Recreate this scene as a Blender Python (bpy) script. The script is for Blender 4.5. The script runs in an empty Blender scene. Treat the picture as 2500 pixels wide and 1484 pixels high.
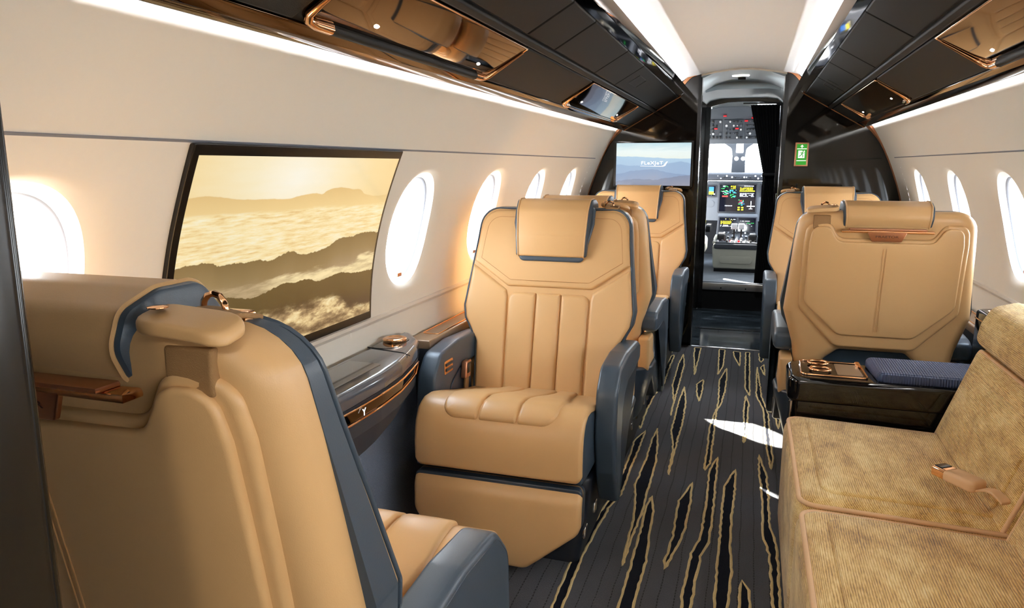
import bpy, bmesh, math, random
import numpy as np
from mathutils import Vector, Matrix
random.seed(7)
sc = bpy.context.scene
col = sc.collection
# ------------------------------------------------------------------ camera
F_PX, CX, CH = 1800.0, 0.10, 1.21
cam_d = bpy.data.cameras.new('camera'); cam = bpy.data.objects.new('camera', cam_d); col.objects.link(cam)
cam_d.sensor_width = 36; cam_d.lens = F_PX / 2500 * 36; cam_d.clip_start = 0.02; cam_d.clip_end = 200
PITCH = math.atan2(339, F_PX); YAW = math.atan2(588, math.hypot(F_PX, 339))
cam.location = (CX, 0, CH); cam.rotation_euler = (math.pi/2 - PITCH, 0, YAW)
sc.camera = cam
# ------------------------------------------------------------------ exposure, sky, sun
sc.view_settings.view_transform = 'Standard'; sc.view_settings.look = 'None'
sc.view_settings.gamma = 1; sc.view_settings.use_curve_mapping = False
sc.view_settings.exposure = 0.97
sc.cycles.use_denoising = True
sc.cycles.max_bounces = 10; sc.cycles.diffuse_bounces = 6; sc.cycles.glossy_bounces = 5
sc.cycles.transparent_max_bounces = 12; sc.cycles.transmission_bounces = 6
sc.cycles.sample_clamp_indirect = 6.0; sc.cycles.blur_glossy = 0.4
sc.cycles.caustics_reflective = False; sc.cycles.caustics_refractive = False
SKY = 13.0; SUN = 60.0; COVE = 21.0; COVE_WALL = 100.0
w = bpy.data.worlds.new('sky'); sc.world = w; w.use_nodes = True
nt = w.node_tree; nt.nodes.clear()
tc = nt.nodes.new('ShaderNodeTexCoord'); sx = nt.nodes.new('ShaderNodeSeparateXYZ')
cr = nt.nodes.new('ShaderNodeValToRGB'); mr = nt.nodes.new('ShaderNodeMapRange')
mr.inputs['From Min'].default_value = -0.4; mr.inputs['From Max'].default_value = 0.8
cr.color_ramp.elements[0].position = 0.0; cr.color_ramp.elements[0].color = (.55, .53, .50, 1)
cr.color_ramp.elements[1].position = 1.0; cr.color_ramp.elements[1].color = (.72, .84, 1.0, 1)
e = cr.color_ramp.elements.new(.36); e.color = (.95, .97, 1.0, 1)
bg = nt.nodes.new('ShaderNodeBackground'); bg.inputs['Strength'].default_value = SKY
wo = nt.nodes.new('ShaderNodeOutputWorld')
nt.links.new(tc.outputs['Generated'], sx.inputs[0]); nt.links.new(sx.outputs['Z'], mr.inputs['Value'])
nt.links.new(mr.outputs[0], cr.inputs[0]); nt.links.new(cr.outputs[0], bg.inputs['Color']); nt.links.new(bg.outputs[0], wo.inputs[0])
sd = bpy.data.lights.new('sun', 'SUN'); sd.energy = SUN; sd.angle = 0.009; sd.color = (1.0, .93, .82)
sun = bpy.data.objects.new('sun', sd); col.objects.link(sun)
SDIR = Vector((1.15, -0.93, -1.0)).normalized()
sun.rotation_euler = SDIR.to_track_quat('-Z', 'Y').to_euler(); sun.location = (-4, 8, 5)

# ------------------------------------------------------------------ materials
def lin(c):
    return tuple(((v/255)/12.92 if v/255 <= .04045 else ((v/255+.055)/1.055)**2.4) for v in c) + (1.0,)
MATS = {}
class NB:
    def __init__(s, m): s.t = m.node_tree; s.n = s.t.nodes; s.l = s.t.links
    def new(s, k, **kw):
        nd = s.n.new(k)
        for a, b in kw.items(): setattr(nd, a, b)
        return nd
    def put(s, sock, v):
        if hasattr(v, 'is_output'): s.l.new(v, sock)
        elif v is not None: sock.default_value = v
    def math(s, op, a, b=None, c=None, clamp=False):
        nd = s.new('ShaderNodeMath', operation=op); nd.use_clamp = clamp
        s.put(nd.inputs[0], a)
        if b is not None: s.put(nd.inputs[1], b)
        if c is not None: s.put(nd.inputs[2], c)
        return nd.outputs[0]
    def mix(s, f, a, b, blend='MIX'):
        nd = s.new('ShaderNodeMix', data_type='RGBA', blend_type=blend)
        s.put(nd.inputs[0], f); s.put(nd.inputs[6], a); s.put(nd.inputs[7], b); return nd.outputs[2]
    def coord(s, k='Object'): return s.new('ShaderNodeTexCoord').outputs[k]
    def mapping(s, v, scale=(1,1,1), loc=(0,0,0)):
        nd = s.new('ShaderNodeMapping'); s.put(nd.inputs[0], v); nd.inputs['Scale'].default_value = scale; nd.inputs['Location'].default_value = loc
        return nd.outputs[0]
    def noise(s, v, scale=5, detail=3, rough=.5, out='Fac'):
        nd = s.new('ShaderNodeTexNoise'); s.put(nd.inputs['Vector'], v); nd.inputs['Scale'].default_value = scale
        nd.inputs['Detail'].default_value = detail; nd.inputs['Roughness'].default_value = rough; return nd.outputs[out]
    def sep(s, v):
        nd = s.new('ShaderNodeSeparateXYZ'); s.put(nd.inputs[0], v); return nd.outputs
    def comb(s, x, y, z):
        nd = s.new('ShaderNodeCombineXYZ'); s.put(nd.inputs[0], x); s.put(nd.inputs[1], y); s.put(nd.inputs[2], z); return nd.outputs[0]
    def ramp(s, f, stops, interp='LINEAR'):
        nd = s.new('ShaderNodeValToRGB'); s.put(nd.inputs[0], f); r = nd.color_ramp; r.interpolation = interp
        r.elements[0].position = stops[0][0]; r.elements[0].color = stops[0][1]
        r.elements[1].position = stops[-1][0]; r.elements[1].color = stops[-1][1]
        for p, c in stops[1:-1]:
            e = r.elements.new(p); e.color = c
        return nd.outputs[0]
    def curve(s, v, pts):
        nd = s.new('ShaderNodeFloatCurve'); c = nd.mapping.curves[0]
        c.points[0].location = pts[0]; c.points[1].location = pts[-1]
        for p in pts[1:-1]: c.points.new(*p)
        nd.mapping.update(); s.put(nd.inputs['Value'], v); return nd.outputs[0]
    def smooth(s, v, a, b):
        nd = s.new('ShaderNodeMapRange', interpolation_type='SMOOTHSTEP')
        s.put(nd.inputs[0], v); s.put(nd.inputs[1], a); s.put(nd.inputs[2], b); return nd.outputs[0]

def mat(name, c, rough=.5, metal=0.0, spec=.5, coat=0.0, coat_r=.03, bump=None, var=0.0, emis=None, es=0.0, sheen=0.0):
    m = bpy.data.materials.new(name); m.use_nodes = True
    b = m.node_tree.nodes['Principled BSDF']; nb = NB(m)
    base = lin(c)
    b.inputs['Base Color'].default_value = base; b.inputs['Roughness'].default_value = rough; b.inputs['Metallic'].default_value = metal
    b.inputs['Specular IOR Level'].default_value = spec; b.inputs['Coat Weight'].default_value = coat; b.inputs['Coat Roughness'].default_value = coat_r
    if sheen: b.inputs['Sheen Weight'].default_value = sheen
    if emis: b.inputs['Emission Color'].default_value = lin(emis); b.inputs['Emission Strength'].default_value = es
    if bump or var:
        co = nb.coord()
        if var:
            f = nb.noise(co, 3.5, 4, .6)
            d = tuple(v*(1-var) for v in base[:3]) + (1,); u = tuple(min(1, v*(1+var)) for v in base[:3]) + (1,)
            nb.l.new(nb.mix(f, d, u), b.inputs['Base Color'])
        if bump:
            sc_, st, kind = bump
            if kind == 'leather':
                v = nb.new('ShaderNodeTexVoronoi'); nb.put(v.inputs['Vector'], co); v.inputs['Scale'].default_value = sc_; h = v.outputs[0]
            else: h = nb.noise(co, sc_, 3, .6)
            bp = nb.new('ShaderNodeBump'); bp.inputs['Strength'].default_value = st; bp.inputs['Distance'].default_value = .002
            nb.l.new(h, bp.inputs['Height']); nb.l.new(bp.outputs[0], b.inputs['Normal'])
    MATS[name] = m; return m
M = MATS
mat('tan_leather', (209, 166, 113), .38, spec=.45, bump=(620, .05, 'leather'), var=.05)
mat('tan_stitch', (190, 142, 88), .6)
mat('navy_leather', (58, 70, 82), .36, spec=.5, bump=(620, .05, 'leather'), var=.05)
mat('navy_shell', (46, 55, 66), .30, spec=.5)
mat('dark_shell', (26, 31, 40), .42, spec=.4)
mat('rose_gold', (242, 186, 138), .12, 1.0)
mat('bronze', (206, 150, 120), .28, 1.0)
mat('bronze_trim', (186, 128, 92), .32, .7)
mat('chrome', (214, 214, 216), .14, 1.0)
mat('wall_panel', (234, 227, 214), .55, spec=.35, var=.012)
mat('wall_trim', (214, 205, 192), .45, spec=.4)
mat('ceiling_panel', (236, 234, 230), .6, spec=.3)
mat('reveal_white', (240, 240, 240), .45, spec=.4)
mat('gasket_grey', (120, 122, 130), .5)
mat('hull_white', (228, 228, 226), .7)
mat('overhead_leather', (22, 21, 20), .55, spec=.22, bump=(480, .10, 'leather'))
mat('overhead_gap', (16, 16, 16), .6)
mat('bronze_mirror', (100, 80, 62), .035, 1.0)
mat('black_gloss', (14, 12, 11), .05, spec=.55)
mat('black_frame', (12, 12, 13), .18, spec=.5)
mat('black_matte', (10, 10, 11), .7, spec=.2)
mat('wood_gloss', (22, 18, 16), .25, spec=.4)
mat('console_gloss', (72, 76, 84), .16, spec=.5, coat=.4)
mat('console_face', (50, 54, 62), .42, spec=.4)
mat('ledge_bronze', (150, 124, 98), .30, .25)
mat('tan_welt', (216, 172, 126), .5)
mat('screen_dark', (14, 15, 24), .06, spec=.5, coat=1.0)
mat('white_plain', (236, 238, 240), .6)
mat('light_glow', (255, 255, 255), .5, emis=(255, 250, 240), es=4)
mat('cove_glow', (255, 255, 255), .5, emis=(246, 248, 255), es=COVE)
mat('wall_cove_glow', (255, 255, 255), .5, emis=(240, 245, 255), es=COVE_WALL)
mat('white_print', (240, 245, 250), .5, emis=(240, 245, 250), es=.8)
mat('dark_print', (70, 44, 30), .5)
mat('sign_green', (30, 140, 40), .4, emis=(44, 150, 30), es=.3)
mat('sign_white', (235, 245, 235), .4, emis=(235, 245, 235), es=.4)
mat('cockpit_grey', (84, 89, 96), .55)
mat('cockpit_dark', (40, 43, 50), .5)
mat('entry_grey', (158, 168, 172), .5)
mat('cockpit_mid', (66, 71, 78), .55)
mat('cockpit_beige', (150, 147, 134), .5)
mat('cockpit_lining', (170, 174, 176), .6)
mat('knob_black', (16, 16, 18), .4)
mat('knob_white', (222, 222, 222), .4)
mat('knob_red', (200, 30, 36), .4, emis=(220, 30, 40), es=.25)
mat('curtain_black', (14, 14, 16), .8, spec=.2)
mat('sheepskin', (214, 216, 220), .9, bump=(90, .8, 'noise'))
mat('webbing', (150, 112, 68), .7, bump=(900, .5, 'noise'))
mat('sill_metal', (150, 150, 150), .3, .8)
for nm, cc in dict(sy=(214, 200, 30), sg=(40, 190, 80), sb=(40, 110, 190), sw=(220, 224, 230), sr=(210, 50, 40), sc=(60, 180, 210)).items():
    mat('screen_' + nm, cc, .5, emis=cc, es=.3)

def glass(name):
    m = bpy.data.materials.new(name); m.use_nodes = True; nb = NB(m); nb.n.clear()
    t = nb.new('ShaderNodeBsdfTransparent'); t.inputs[0].default_value = (.95, .97, .98, 1)
    g = nb.new('ShaderNodeBsdfGlossy'); g.inputs['Roughness'].default_value = .02
    mx = nb.new('ShaderNodeMixShader'); mx.inputs[0].default_value = .06
    o = nb.new('ShaderNodeOutputMaterial')
    nb.l.new(t.outputs[0], mx.inputs[1]); nb.l.new(g.outputs[0], mx.inputs[2]); nb.l.new(mx.outputs[0], o.inputs[0]); M[name] = m
glass('window_glass')

def carpet_mat():
    m = mat('carpet', (66, 63, 66), .95, spec=.1, sheen=.15); nb = NB(m); b = nb.n['Principled BSDF']
    co = nb.coord(); s = nb.sep(co)
    wob = nb.math('MULTIPLY', nb.math('SUBTRACT', nb.noise(co, 7, 2), .5), .012)
    x = nb.math('ADD', s[0], wob)
    fx = nb.math('ABSOLUTE', nb.math('SUBTRACT', nb.math('FRACT', nb.math('MULTIPLY', x, 1/.043)), .5))
    line = nb.smooth(fx, .448, .472)
    dots = nb.smooth(nb.math('SINE', nb.math('MULTIPLY', s[1], 420.0)), -.7, .2)
    line = nb.math('MULTIPLY', line, nb.math('MULTIPLY_ADD', dots, .5, .5))
    g = nb.noise(co, 320, 2, .7); big = nb.noise(co, 14, 3, .6)
    c = nb.mix(g, lin((38, 38, 42)), lin((88, 88, 94)))
    c = nb.mix(nb.math('MULTIPLY', big, .35), c, lin((54, 51, 53)))
    c = nb.mix(line, c, lin((12, 12, 16)))
    nb.l.new(c, b.inputs['Base Color'])
    bp = nb.new('ShaderNodeBump'); bp.inputs['Strength'].default_value = .7; bp.inputs['Distance'].default_value = .003
    nb.l.new(nb.math('SUBTRACT', g, line), bp.inputs['Height']); nb.l.new(bp.outputs[0], b.inputs['Normal'])
carpet_mat()
def yarn(name, a, bb):
    m = mat(name, a, .95, spec=.1); nb = NB(m); b = nb.n['Principled BSDF']; co = nb.coord()
    g = nb.noise(co, 300, 2, .7); nb.l.new(nb.mix(g, lin(a), lin(bb)), b.inputs['Base Color'])
    bp = nb.new('ShaderNodeBump'); bp.inputs['Strength'].default_value = .8; bp.inputs['Distance'].default_value = .003
    nb.l.new(g, bp.inputs['Height']); nb.l.new(bp.outputs[0], b.inputs['Normal'])
yarn('carpet_gold', (206, 178, 118), (252, 230, 176)); yarn('carpet_black', (12, 14, 20), (30, 32, 42))
yarn('dado_fabric', (112, 122, 140), (156, 166, 184)); yarn('dark_carpet', (30, 30, 32), (70, 70, 74))

def chenille():
    m = mat('gold_chenille', (172, 124, 58), .75, spec=.25, sheen=.35); nb = NB(m); b = nb.n['Principled BSDF']; co = nb.coord(); s = nb.sep(co)
    q = nb.math('ADD', s[0], s[2])
    warp = nb.noise(nb.mapping(co, (30, 5, 30)), 1.0, 3, .6)
    rib = nb.math('SINE', nb.math('ADD', nb.math('MULTIPLY', q, 1250.0), nb.math('MULTIPLY', warp, 9.0)))
    fine = nb.noise(nb.mapping(co, (420, 40, 420)), 1.0, 2, .7)
    crush = nb.noise(nb.mapping(co, (16, 8, 16)), 1.0, 4, .65)
    f = nb.math('ADD', nb.math('MULTIPLY', rib, .085), nb.math('MULTIPLY', fine, .42))
    f = nb.math('ADD', f, nb.math('MULTIPLY', crush, .62))
    c = nb.ramp(f, [(.28, lin((112, 70, 24))), (.44, lin((189, 143, 70))), (.56, lin((224, 185, 112))), (.76, lin((248, 222, 164)))])
    nb.l.new(c, b.inputs['Base Color'])
    bp = nb.new('ShaderNodeBump'); bp.inputs['Strength'].default_value = .55; bp.inputs['Distance'].default_value = .003
    nb.l.new(nb.math('ADD', nb.math('MULTIPLY', rib, .4), fine), bp.inputs['Height']); nb.l.new(bp.outputs[0], b.inputs['Normal'])
chenille()
def marble():
    m = mat('marble', (30, 36, 42), .10, spec=.25); nb = NB(m); b = nb.n['Principled BSDF']; co = nb.coord()
    n = nb.noise(nb.mapping(co, (3, 9, 3)), 1.3, 8, .7); c = nb.ramp(n, [(.35, lin((22, 26, 30))), (.55, lin((48, 56, 62))), (.66, lin((88, 98, 106))), (.8, lin((34, 40, 46)))])
    nb.l.new(c, b.inputs['Base Color'])
marble()
def quilt():
    m = mat('navy_quilt', (50, 62, 92), .45); nb = NB(m); b = nb.n['Principled BSDF']; s = nb.sep(nb.coord())
    a = nb.math('SINE', nb.math('MULTIPLY', nb.math('ADD', s[0], s[1]), 420)); c = nb.math('SINE', nb.math('MULTIPLY', nb.math('SUBTRACT', s[0], s[1]), 420))
    bp = nb.new('ShaderNodeBump'); bp.inputs['Strength'].default_value = .7; bp.inputs['Distance'].default_value = .003
    nb.l.new(nb.math('MULTIPLY', a, c), bp.inputs['Height']); nb.l.new(bp.outputs[0], b.inputs['Normal'])
quilt()
def screen_emit(name, build, strength=1.0):
    m = bpy.data.materials.new(name); m.use_nodes = True; nb = NB(m); b = nb.n['Principled BSDF']
    b.inputs['Base Color'].default_value = (.01, .01, .01, 1); b.inputs['Roughness'].default_value = .12
    uv = nb.coord('UV'); c = build(nb, uv); nb.l.new(c, b.inputs['Emission Color']); b.inputs['Emission Strength'].default_value = strength; M[name] = m
def sunset(nb, uv):
    s = nb.sep(uv); u, v = s[0], s[1]
    def jag(sc_, k, amp): return nb.math('MULTIPLY', nb.math('SUBTRACT', nb.noise(nb.mapping(uv, (sc_, .01, 1), (k, 0, 0)), 1.0, 7, .62), .5), amp)
    def under(pts, sc_, k, amp): return nb.math('SUBTRACT', nb.math('ADD', nb.curve(u, pts), jag(sc_, k, amp)), v)
    # sky with glow round the sun
    dx = nb.math('SUBTRACT', u, .42); dy = nb.math('SUBTRACT', v, .90)
    r = nb.math('SQRT', nb.math('ADD', nb.math('MULTIPLY', dx, dx), nb.math('MULTIPLY', nb.math('MULTIPLY', dy, dy), 1.2)))
    cl = nb.noise(nb.mapping(uv, (3, 12, 1)), 1.6, 5, .6)
    c = nb.ramp(nb.math('ADD', r, nb.math('MULTIPLY', nb.math('SUBTRACT', cl, .5), .14)), [(0.02, lin((255, 250, 232))), (.20, lin((255, 240, 202))), (.42, lin((252, 226, 170))), (.7, lin((246, 212, 150)))])
    d = under([(0, .825), (.06, .83), (.19, .807), (.31, .80), (.395, .795), (.475, .81), (.535, .813), (.57, .808), (.587, .823), (.652, .838), (.745, .824), (.79, .82), (.834, .79), (1, .778)], 26, 0, .012)
    c = nb.mix(nb.smooth(d, -.002, .004), c, nb.ramp(v, [(.70, lin((250, 220, 156))), (.84, lin((232, 196, 132)))]))
    # sea of cloud
    cn = nb.noise(nb.mapping(uv, (12, 60, 1)), 1.0, 6, .64); cn2 = nb.noise(nb.mapping(uv, (3, 9, 1)), 1.0, 4, .55)
    sea = nb.ramp(nb.math('ADD', nb.math('MULTIPLY', cn, .85), nb.math('MULTIPLY', cn2, .25)), [(.34, lin((226, 186, 122))), (.46, lin((246, 216, 154))), (.56, lin((255, 234, 180))), (.7, lin((255, 246, 212)))])
    d = under([(0, .746), (.13, .743), (.27, .738), (.45, .731), (.56, .736), (.70, .728), (.856, .719), (1, .72)], 20, 3, .012)
    c = nb.mix(nb.smooth(d, -.010, .012), c, sea)
    # first ridge
    d = under([(0, .525), (.04, .53), (.126, .522), (.15, .505), (.2, .504), (.26, .496), (.31, .497), (.376, .482), (.42, .498), (.47, .511), (.518, .484), (.596, .481), (.677, .5), (.73, .532), (.823, .534), (.87, .545), (1, .532)], 48, 7, .034)
    rid = nb.ramp(d, [(0, lin((140, 114, 70))), (.09, lin((156, 130, 86))), (.2, lin((180, 154, 118)))])
    c = nb.mix(nb.smooth(d, -.002, .003), c, rid)
    # valley mist under it
    mn = nb.noise(nb.mapping(uv, (8, 26, 1), (2, 1, 0)), 1.0, 7, .62)
    d = nb.math('ADD', under([(0, .35), (.12, .383), (.22, .373), (.324, .37), (.435, .385), (.508, .379), (.612, .381), (.7, .366), (.853, .368), (.9, .397), (1, .40)], 12, 5, .02), nb.math('MULTIPLY', nb.math('SUBTRACT', mn, .5), .10))
    mb = nb.mix(nb.smooth(u, .28, .5), lin((196, 170, 128)), lin((255, 232, 178)))
    mist = nb.mix(nb.smooth(mn, .36, .62), nb.mix(.45, mb, lin((120, 96, 60))), mb)
    c = nb.mix(nb.smooth(d, -.012, .02), c, mist)
    # dark near ridge
    d = under([(0, .30), (.17, .344), (.31, .305), (.353, .311), (.44, .337), (.47, .339), (.5, .33), (.58, .33), (.638, .303), (.71, .31), (.78, .318), (.85, .298), (1, .287)], 44, 11, .03)
    c = nb.mix(nb.smooth(d, -.002, .003), c, nb.ramp(d, [(0, lin((112, 90, 50))), (.10, lin((106, 84, 46))), (.22, lin((84, 62, 44)))]))
    # near cloud bank
    bn = nb.noise(nb.mapping(uv, (9, 14, 1), (5, 2, 0)), 1.0, 8, .64)
    d = nb.math('ADD', under([(0, .25), (.38, .205), (.52, .185), (.63, .19), (.715, .18), (.8, .15), (.826, .11), (1, .06)], 9, 2, .02), nb.math('MULTIPLY', nb.math('SUBTRACT', bn, .5), .12))
    bank = nb.ramp(bn, [(.36, lin((112, 88, 58))), (.48, lin((176, 146, 104))), (.56, lin((236, 206, 148))), (.66, lin((255, 238, 190)))])
    c = nb.mix(nb.smooth(d, -.02, .04), c, bank)
    return c
screen_emit('sunset_picture', sunset, .47)
def hills(nb, uv):
    s = nb.sep(uv); u, v = s[0], s[1]
    cl = nb.noise(nb.mapping(uv, (3, 10, 1)), 1.5, 5, .6)
    c = nb.ramp(nb.math('ADD', v, nb.math('MULTIPLY', nb.math('SUBTRACT', cl, .5), .25)), [(.6, lin((206, 212, 204))), (.8, lin((206, 216, 214))), (1, lin((170, 196, 204)))])
    def ridge(c, pts, amp, k, a, b):
        n = nb.noise(nb.mapping(uv, (7, .01, 1), (k, 0, 0)), 1.0, 7, .6)
        h = nb.math('ADD', nb.curve(u, pts), nb.math('MULTIPLY', nb.math('SUBTRACT', n, .5), amp)); d = nb.math('SUBTRACT', h, v)
        return nb.mix(nb.smooth(d, -.004, .008), c, nb.ramp(d, [(0, lin(a)), (.35, lin(b))]))
    c = ridge(c, [(0, .69), (.3, .68), (.5, .66), (.75, .64), (1, .63)], .06, 1.7, (158, 184, 204), (150, 172, 196))
    c = ridge(c, [(0, .5), (.3, .47), (.6, .5), (.85, .56), (1, .52)], .09, 5.2, (138, 162, 188), (140, 160, 186))
    c = ridge(c, [(0, .27), (.3, .36), (.5, .38), (.75, .30), (1, .26)], .10, 9.9, (126, 146, 174), (136, 146, 166))
    c = ridge(c, [(0, .10), (.3, .16), (.55, .14), (.8, .22), (1, .25)], .14, 14.1, (118, 128, 150), (140, 140, 150))
    return c
screen_emit('hills_picture', hills, .70)

# ------------------------------------------------------------------ mesh helpers
def link(o, parent=None):
    col.objects.link(o)
    if parent is not None: o.parent = parent
    return o
def mobj(name, verts, faces, m, parent=None, smooth=True, angle=35, mi=None, uvs=None):
    me = bpy.data.meshes.new(name); me.from_pydata([tuple(map(float, v)) for v in verts], [], faces)
    for x in (m if isinstance(m, (list, tuple)) else [m]): me.materials.append(M[x])
    if mi is not None: me.polygons.foreach_set('material_index', mi)
    if uvs is not None:
        ul = me.uv_layers.new(name='UVMap')
        for lp in me.loops: ul.data[lp.index].uv = uvs[lp.vertex_index]
    if smooth:
        me.shade_smooth(); me.set_sharp_from_angle(angle=math.radians(angle))
    me.update()
    return link(bpy.data.objects.new(name, me), parent)
def bmobj(name, bm, m, parent=None, angle=35):
    bmesh.ops.recalc_face_normals(bm, faces=bm.faces)
    me = bpy.data.meshes.new(name); bm.to_mesh(me); bm.free()
    for x in (m if isinstance(m, (list, tuple)) else [m]): me.materials.append(M[x])
    me.shade_smooth(); me.set_sharp_from_angle(angle=math.radians(angle)); me.update()
    return link(bpy.data.objects.new(name, me), parent)
def tag(o, label=None, cat=None, group=None, kind=None):
    if label: o['label'] = label
    if cat: o['category'] = cat
    if group: o['group'] = group
    if kind: o['kind'] = kind
    return o
def empty(name, loc=(0, 0, 0), rz=0.0, parent=None):
    o = bpy.data.objects.new(name, None); o.location = loc; o.rotation_euler = (0, 0, rz); o.empty_display_size = .05
    return link(o, parent)
def copy_tree(o, parent=None, lab=None):
    c = o.copy(); col.objects.link(c)
    if parent is not None: c.parent = parent
    for ch in o.children: copy_tree(ch, c)
    return c
def rpoly(pts, seg=6):
    """pts: (x, y[, r]) -> list of points with rounded corners"""
    out = []; n = len(pts)
    for i in range(n):
        p = Vector(pts[i][:2]); r = pts[i][2] if len(pts[i]) > 2 else 0
        a = Vector(pts[i-1][:2]) - p; b = Vector(pts[(i+1) % n][:2]) - p
        if r <= 0 or a.length < 1e-6 or b.length < 1e-6: out.append((p.x, p.y)); continue
        ang = a.angle(b)
        if ang > math.pi - .05: out.append((p.x, p.y)); continue
        d = min(r / math.tan(ang/2), a.length*.49, b.length*.49); r2 = d*math.tan(ang/2)
        p0 = p + a.normalized()*d; p1 = p + b.normalized()*d
        c = p + (a.normalized()+b.normalized()).normalized() * (r2/math.sin(ang/2))
        v0 = p0-c; v1 = p1-c; t = v0.angle(v1); sgn = 1 if v0.x*v1.y - v0.y*v1.x > 0 else -1
        for k in range(seg+1):
            th = sgn*t*k/seg; out.append((c.x + v0.x*math.cos(th) - v0.y*math.sin(th), c.y + v0.x*math.sin(th) + v0.y*math.cos(th)))
    return out
def sym(half):
    """half outline with x>0 listed bottom to top -> closed ccw polygon"""
    return [tuple(p) for p in half] + [(-p[0],) + tuple(p[1:]) for p in reversed(half)]
def inset(P, d):
    if d == 0: return list(P)
    A = np.array(P); n = len(A)
    area = .5*np.sum(A[:, 0]*np.roll(A[:, 1], -1) - np.roll(A[:, 0], -1)*A[:, 1]); sg = 1 if area > 0 else -1
    e = np.roll(A, -1, 0) - A; e = e/np.maximum(np.linalg.norm(e, axis=1, keepdims=True), 1e-9)
    nr = np.stack([-e[:, 1], e[:, 0]], 1)*sg
    m = nr + np.roll(nr, 1, 0); l = np.linalg.norm(m, axis=1, keepdims=True); m = m/np.maximum(l, 1e-6)
    k = np.sum(m*nr, axis=1, keepdims=True); m = m/np.clip(k, .45, 1)
    return [tuple(p) for p in A + m*d]
def pris(name, out, t, b0, b1, mp, m, parent=None, grid=None, crown=0.0, seg=4, h0=0.0, angle=40):
    """solid from a 2-D outline: rounded at the bottom (b0) and top (b1) edge, optional crown; mp(u, v, h) -> xyz"""
    rings = []
    if b0 > 0:
        for k in range(seg+1):
            a = math.pi/2*(1-k/seg); rings.append((b0*(1-math.cos(a)), b0*(1-math.sin(a))))
    else: rings.append((0, 0))
    if b1 > 0:
        for k in range(seg+1):
            a = math.pi/2*k/seg; rings.append((b1*(1-math.cos(a)), t - b1*(1-math.sin(a))))
    else: rings.append((0, t))
    bm = bmesh.new(); R = []
    for d, h in rings:
        R.append([bm.verts.new((p[0], p[1], h)) for p in inset(out, d)])
    n = len(out)
    for a, b in zip(R[:-1], R[1:]):
        for i in range(n):
            j = (i+1) % n
            try: bm.faces.new((a[i], a[j], b[j], b[i]))
            except ValueError: pass
    bm.faces.new(R[-1]); bm.faces.new(list(reversed(R[0])))
    A = np.array(out); lo = A.min(0); hi = A.max(0)
    if grid:
        g = grid if isinstance(grid, tuple) else (grid, grid)
        for ax in (0, 1):
            k = int((hi[ax]-lo[ax])/g[ax])
            for i in range(1, k+1):
                c = lo[ax] + (hi[ax]-lo[ax])*i/(k+1); co = (c, 0, 0) if ax == 0 else (0, c, 0); no = (1, 0, 0) if ax == 0 else (0, 1, 0)
                bmesh.ops.bisect_plane(bm, geom=bm.verts[:]+bm.edges[:]+bm.faces[:], plane_co=co, plane_no=no, dist=1e-5)
    big = [f for f in bm.faces if len(f.verts) > 4]
    if big: bmesh.ops.triangulate(bm, faces=big)
    bmesh.ops.remove_doubles(bm, verts=bm.verts[:], dist=1e-5)
    ce = (lo+hi)/2; hf = np.maximum((hi-lo)/2, 1e-6)
    for v in bm.verts:
        u, w_, h = v.co
        if crown and h > t*.5:
            q = (1-((u-ce[0])/hf[0])**2)*(1-((w_-ce[1])/hf[1])**2); h += crown*max(0.0, q)
        v.co = mp(u, w_, h+h0)
    return bmobj(name, bm, m, parent, angle)
def tube(name, pts, r, m, parent=None, n=8, closed=False, caps=True):
    P = [Vector(p) for p in pts]; k = len(P); V = []; Fc = []
    up = None
    for i in range(k):
        a = P[i-1] if (i > 0 or closed) else P[i]; b = P[(i+1) % k] if (i < k-1 or closed) else P[i]
        t = (b-a).normalized()
        if up is None: up = Vector((0, 0, 1)) if abs(t.z) < .9 else Vector((1, 0, 0))
        s = t.cross(up).normalized(); up = s.cross(t).normalized()
        rr = r[i] if isinstance(r, (list, tuple)) else r
        for j in range(n):
            an = 2*math.pi*j/n; V.append(P[i] + s*rr*math.cos(an) + up*rr*math.sin(an))
    for i in range(k if closed else k-1):
        for j in range(n):
            a = i*n+j; b = i*n+(j+1) % n; i2 = (i+1) % k; Fc.append((a, b, i2*n+(j+1) % n, i2*n+j))
    if caps and not closed: Fc.append(tuple(range(n))[::-1]); Fc.append(tuple((k-1)*n+j for j in range(n)))
    return mobj(name, V, Fc, m, parent, angle=60)
def box(name, lo, hi, m, parent=None, bev=.004, seg=2):
    return pris(name, [(lo[0], lo[1]), (hi[0], lo[1]), (hi[0], hi[1]), (lo[0], hi[1])], hi[2]-lo[2], bev, bev, lambda u, v, h: (u, v, h+lo[2]), m, parent, seg=seg) if bev else \
        pris(name, [(lo[0], lo[1]), (hi[0], lo[1]), (hi[0], hi[1]), (lo[0], hi[1])], hi[2]-lo[2], 0, 0, lambda u, v, h: (u, v, h+lo[2]), m, parent)
def lathe(name, prof, loc, m, parent=None, n=24, axis='Z'):
    V = []; Fc = []
    for r, z in prof:
        for j in range(n):
            a = 2*math.pi*j/n; p = (r*math.cos(a), r*math.sin(a), z)
            if axis == 'Y': p = (p[0], p[2], p[1])
            if axis == 'X': p = (p[2], p[0], p[1])
            V.append((p[0]+loc[0], p[1]+loc[1], p[2]+loc[2]))
    for i in range(len(prof)-1):
        for j in range(n): Fc.append((i*n+j, i*n+(j+1) % n, (i+1)*n+(j+1) % n, (i+1)*n+j))
    Fc.append(tuple(range(n))[::-1]); Fc.append(tuple((len(prof)-1)*n+j for j in range(n)))
    return mobj(name, V, Fc, m, parent, angle=40)
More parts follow.
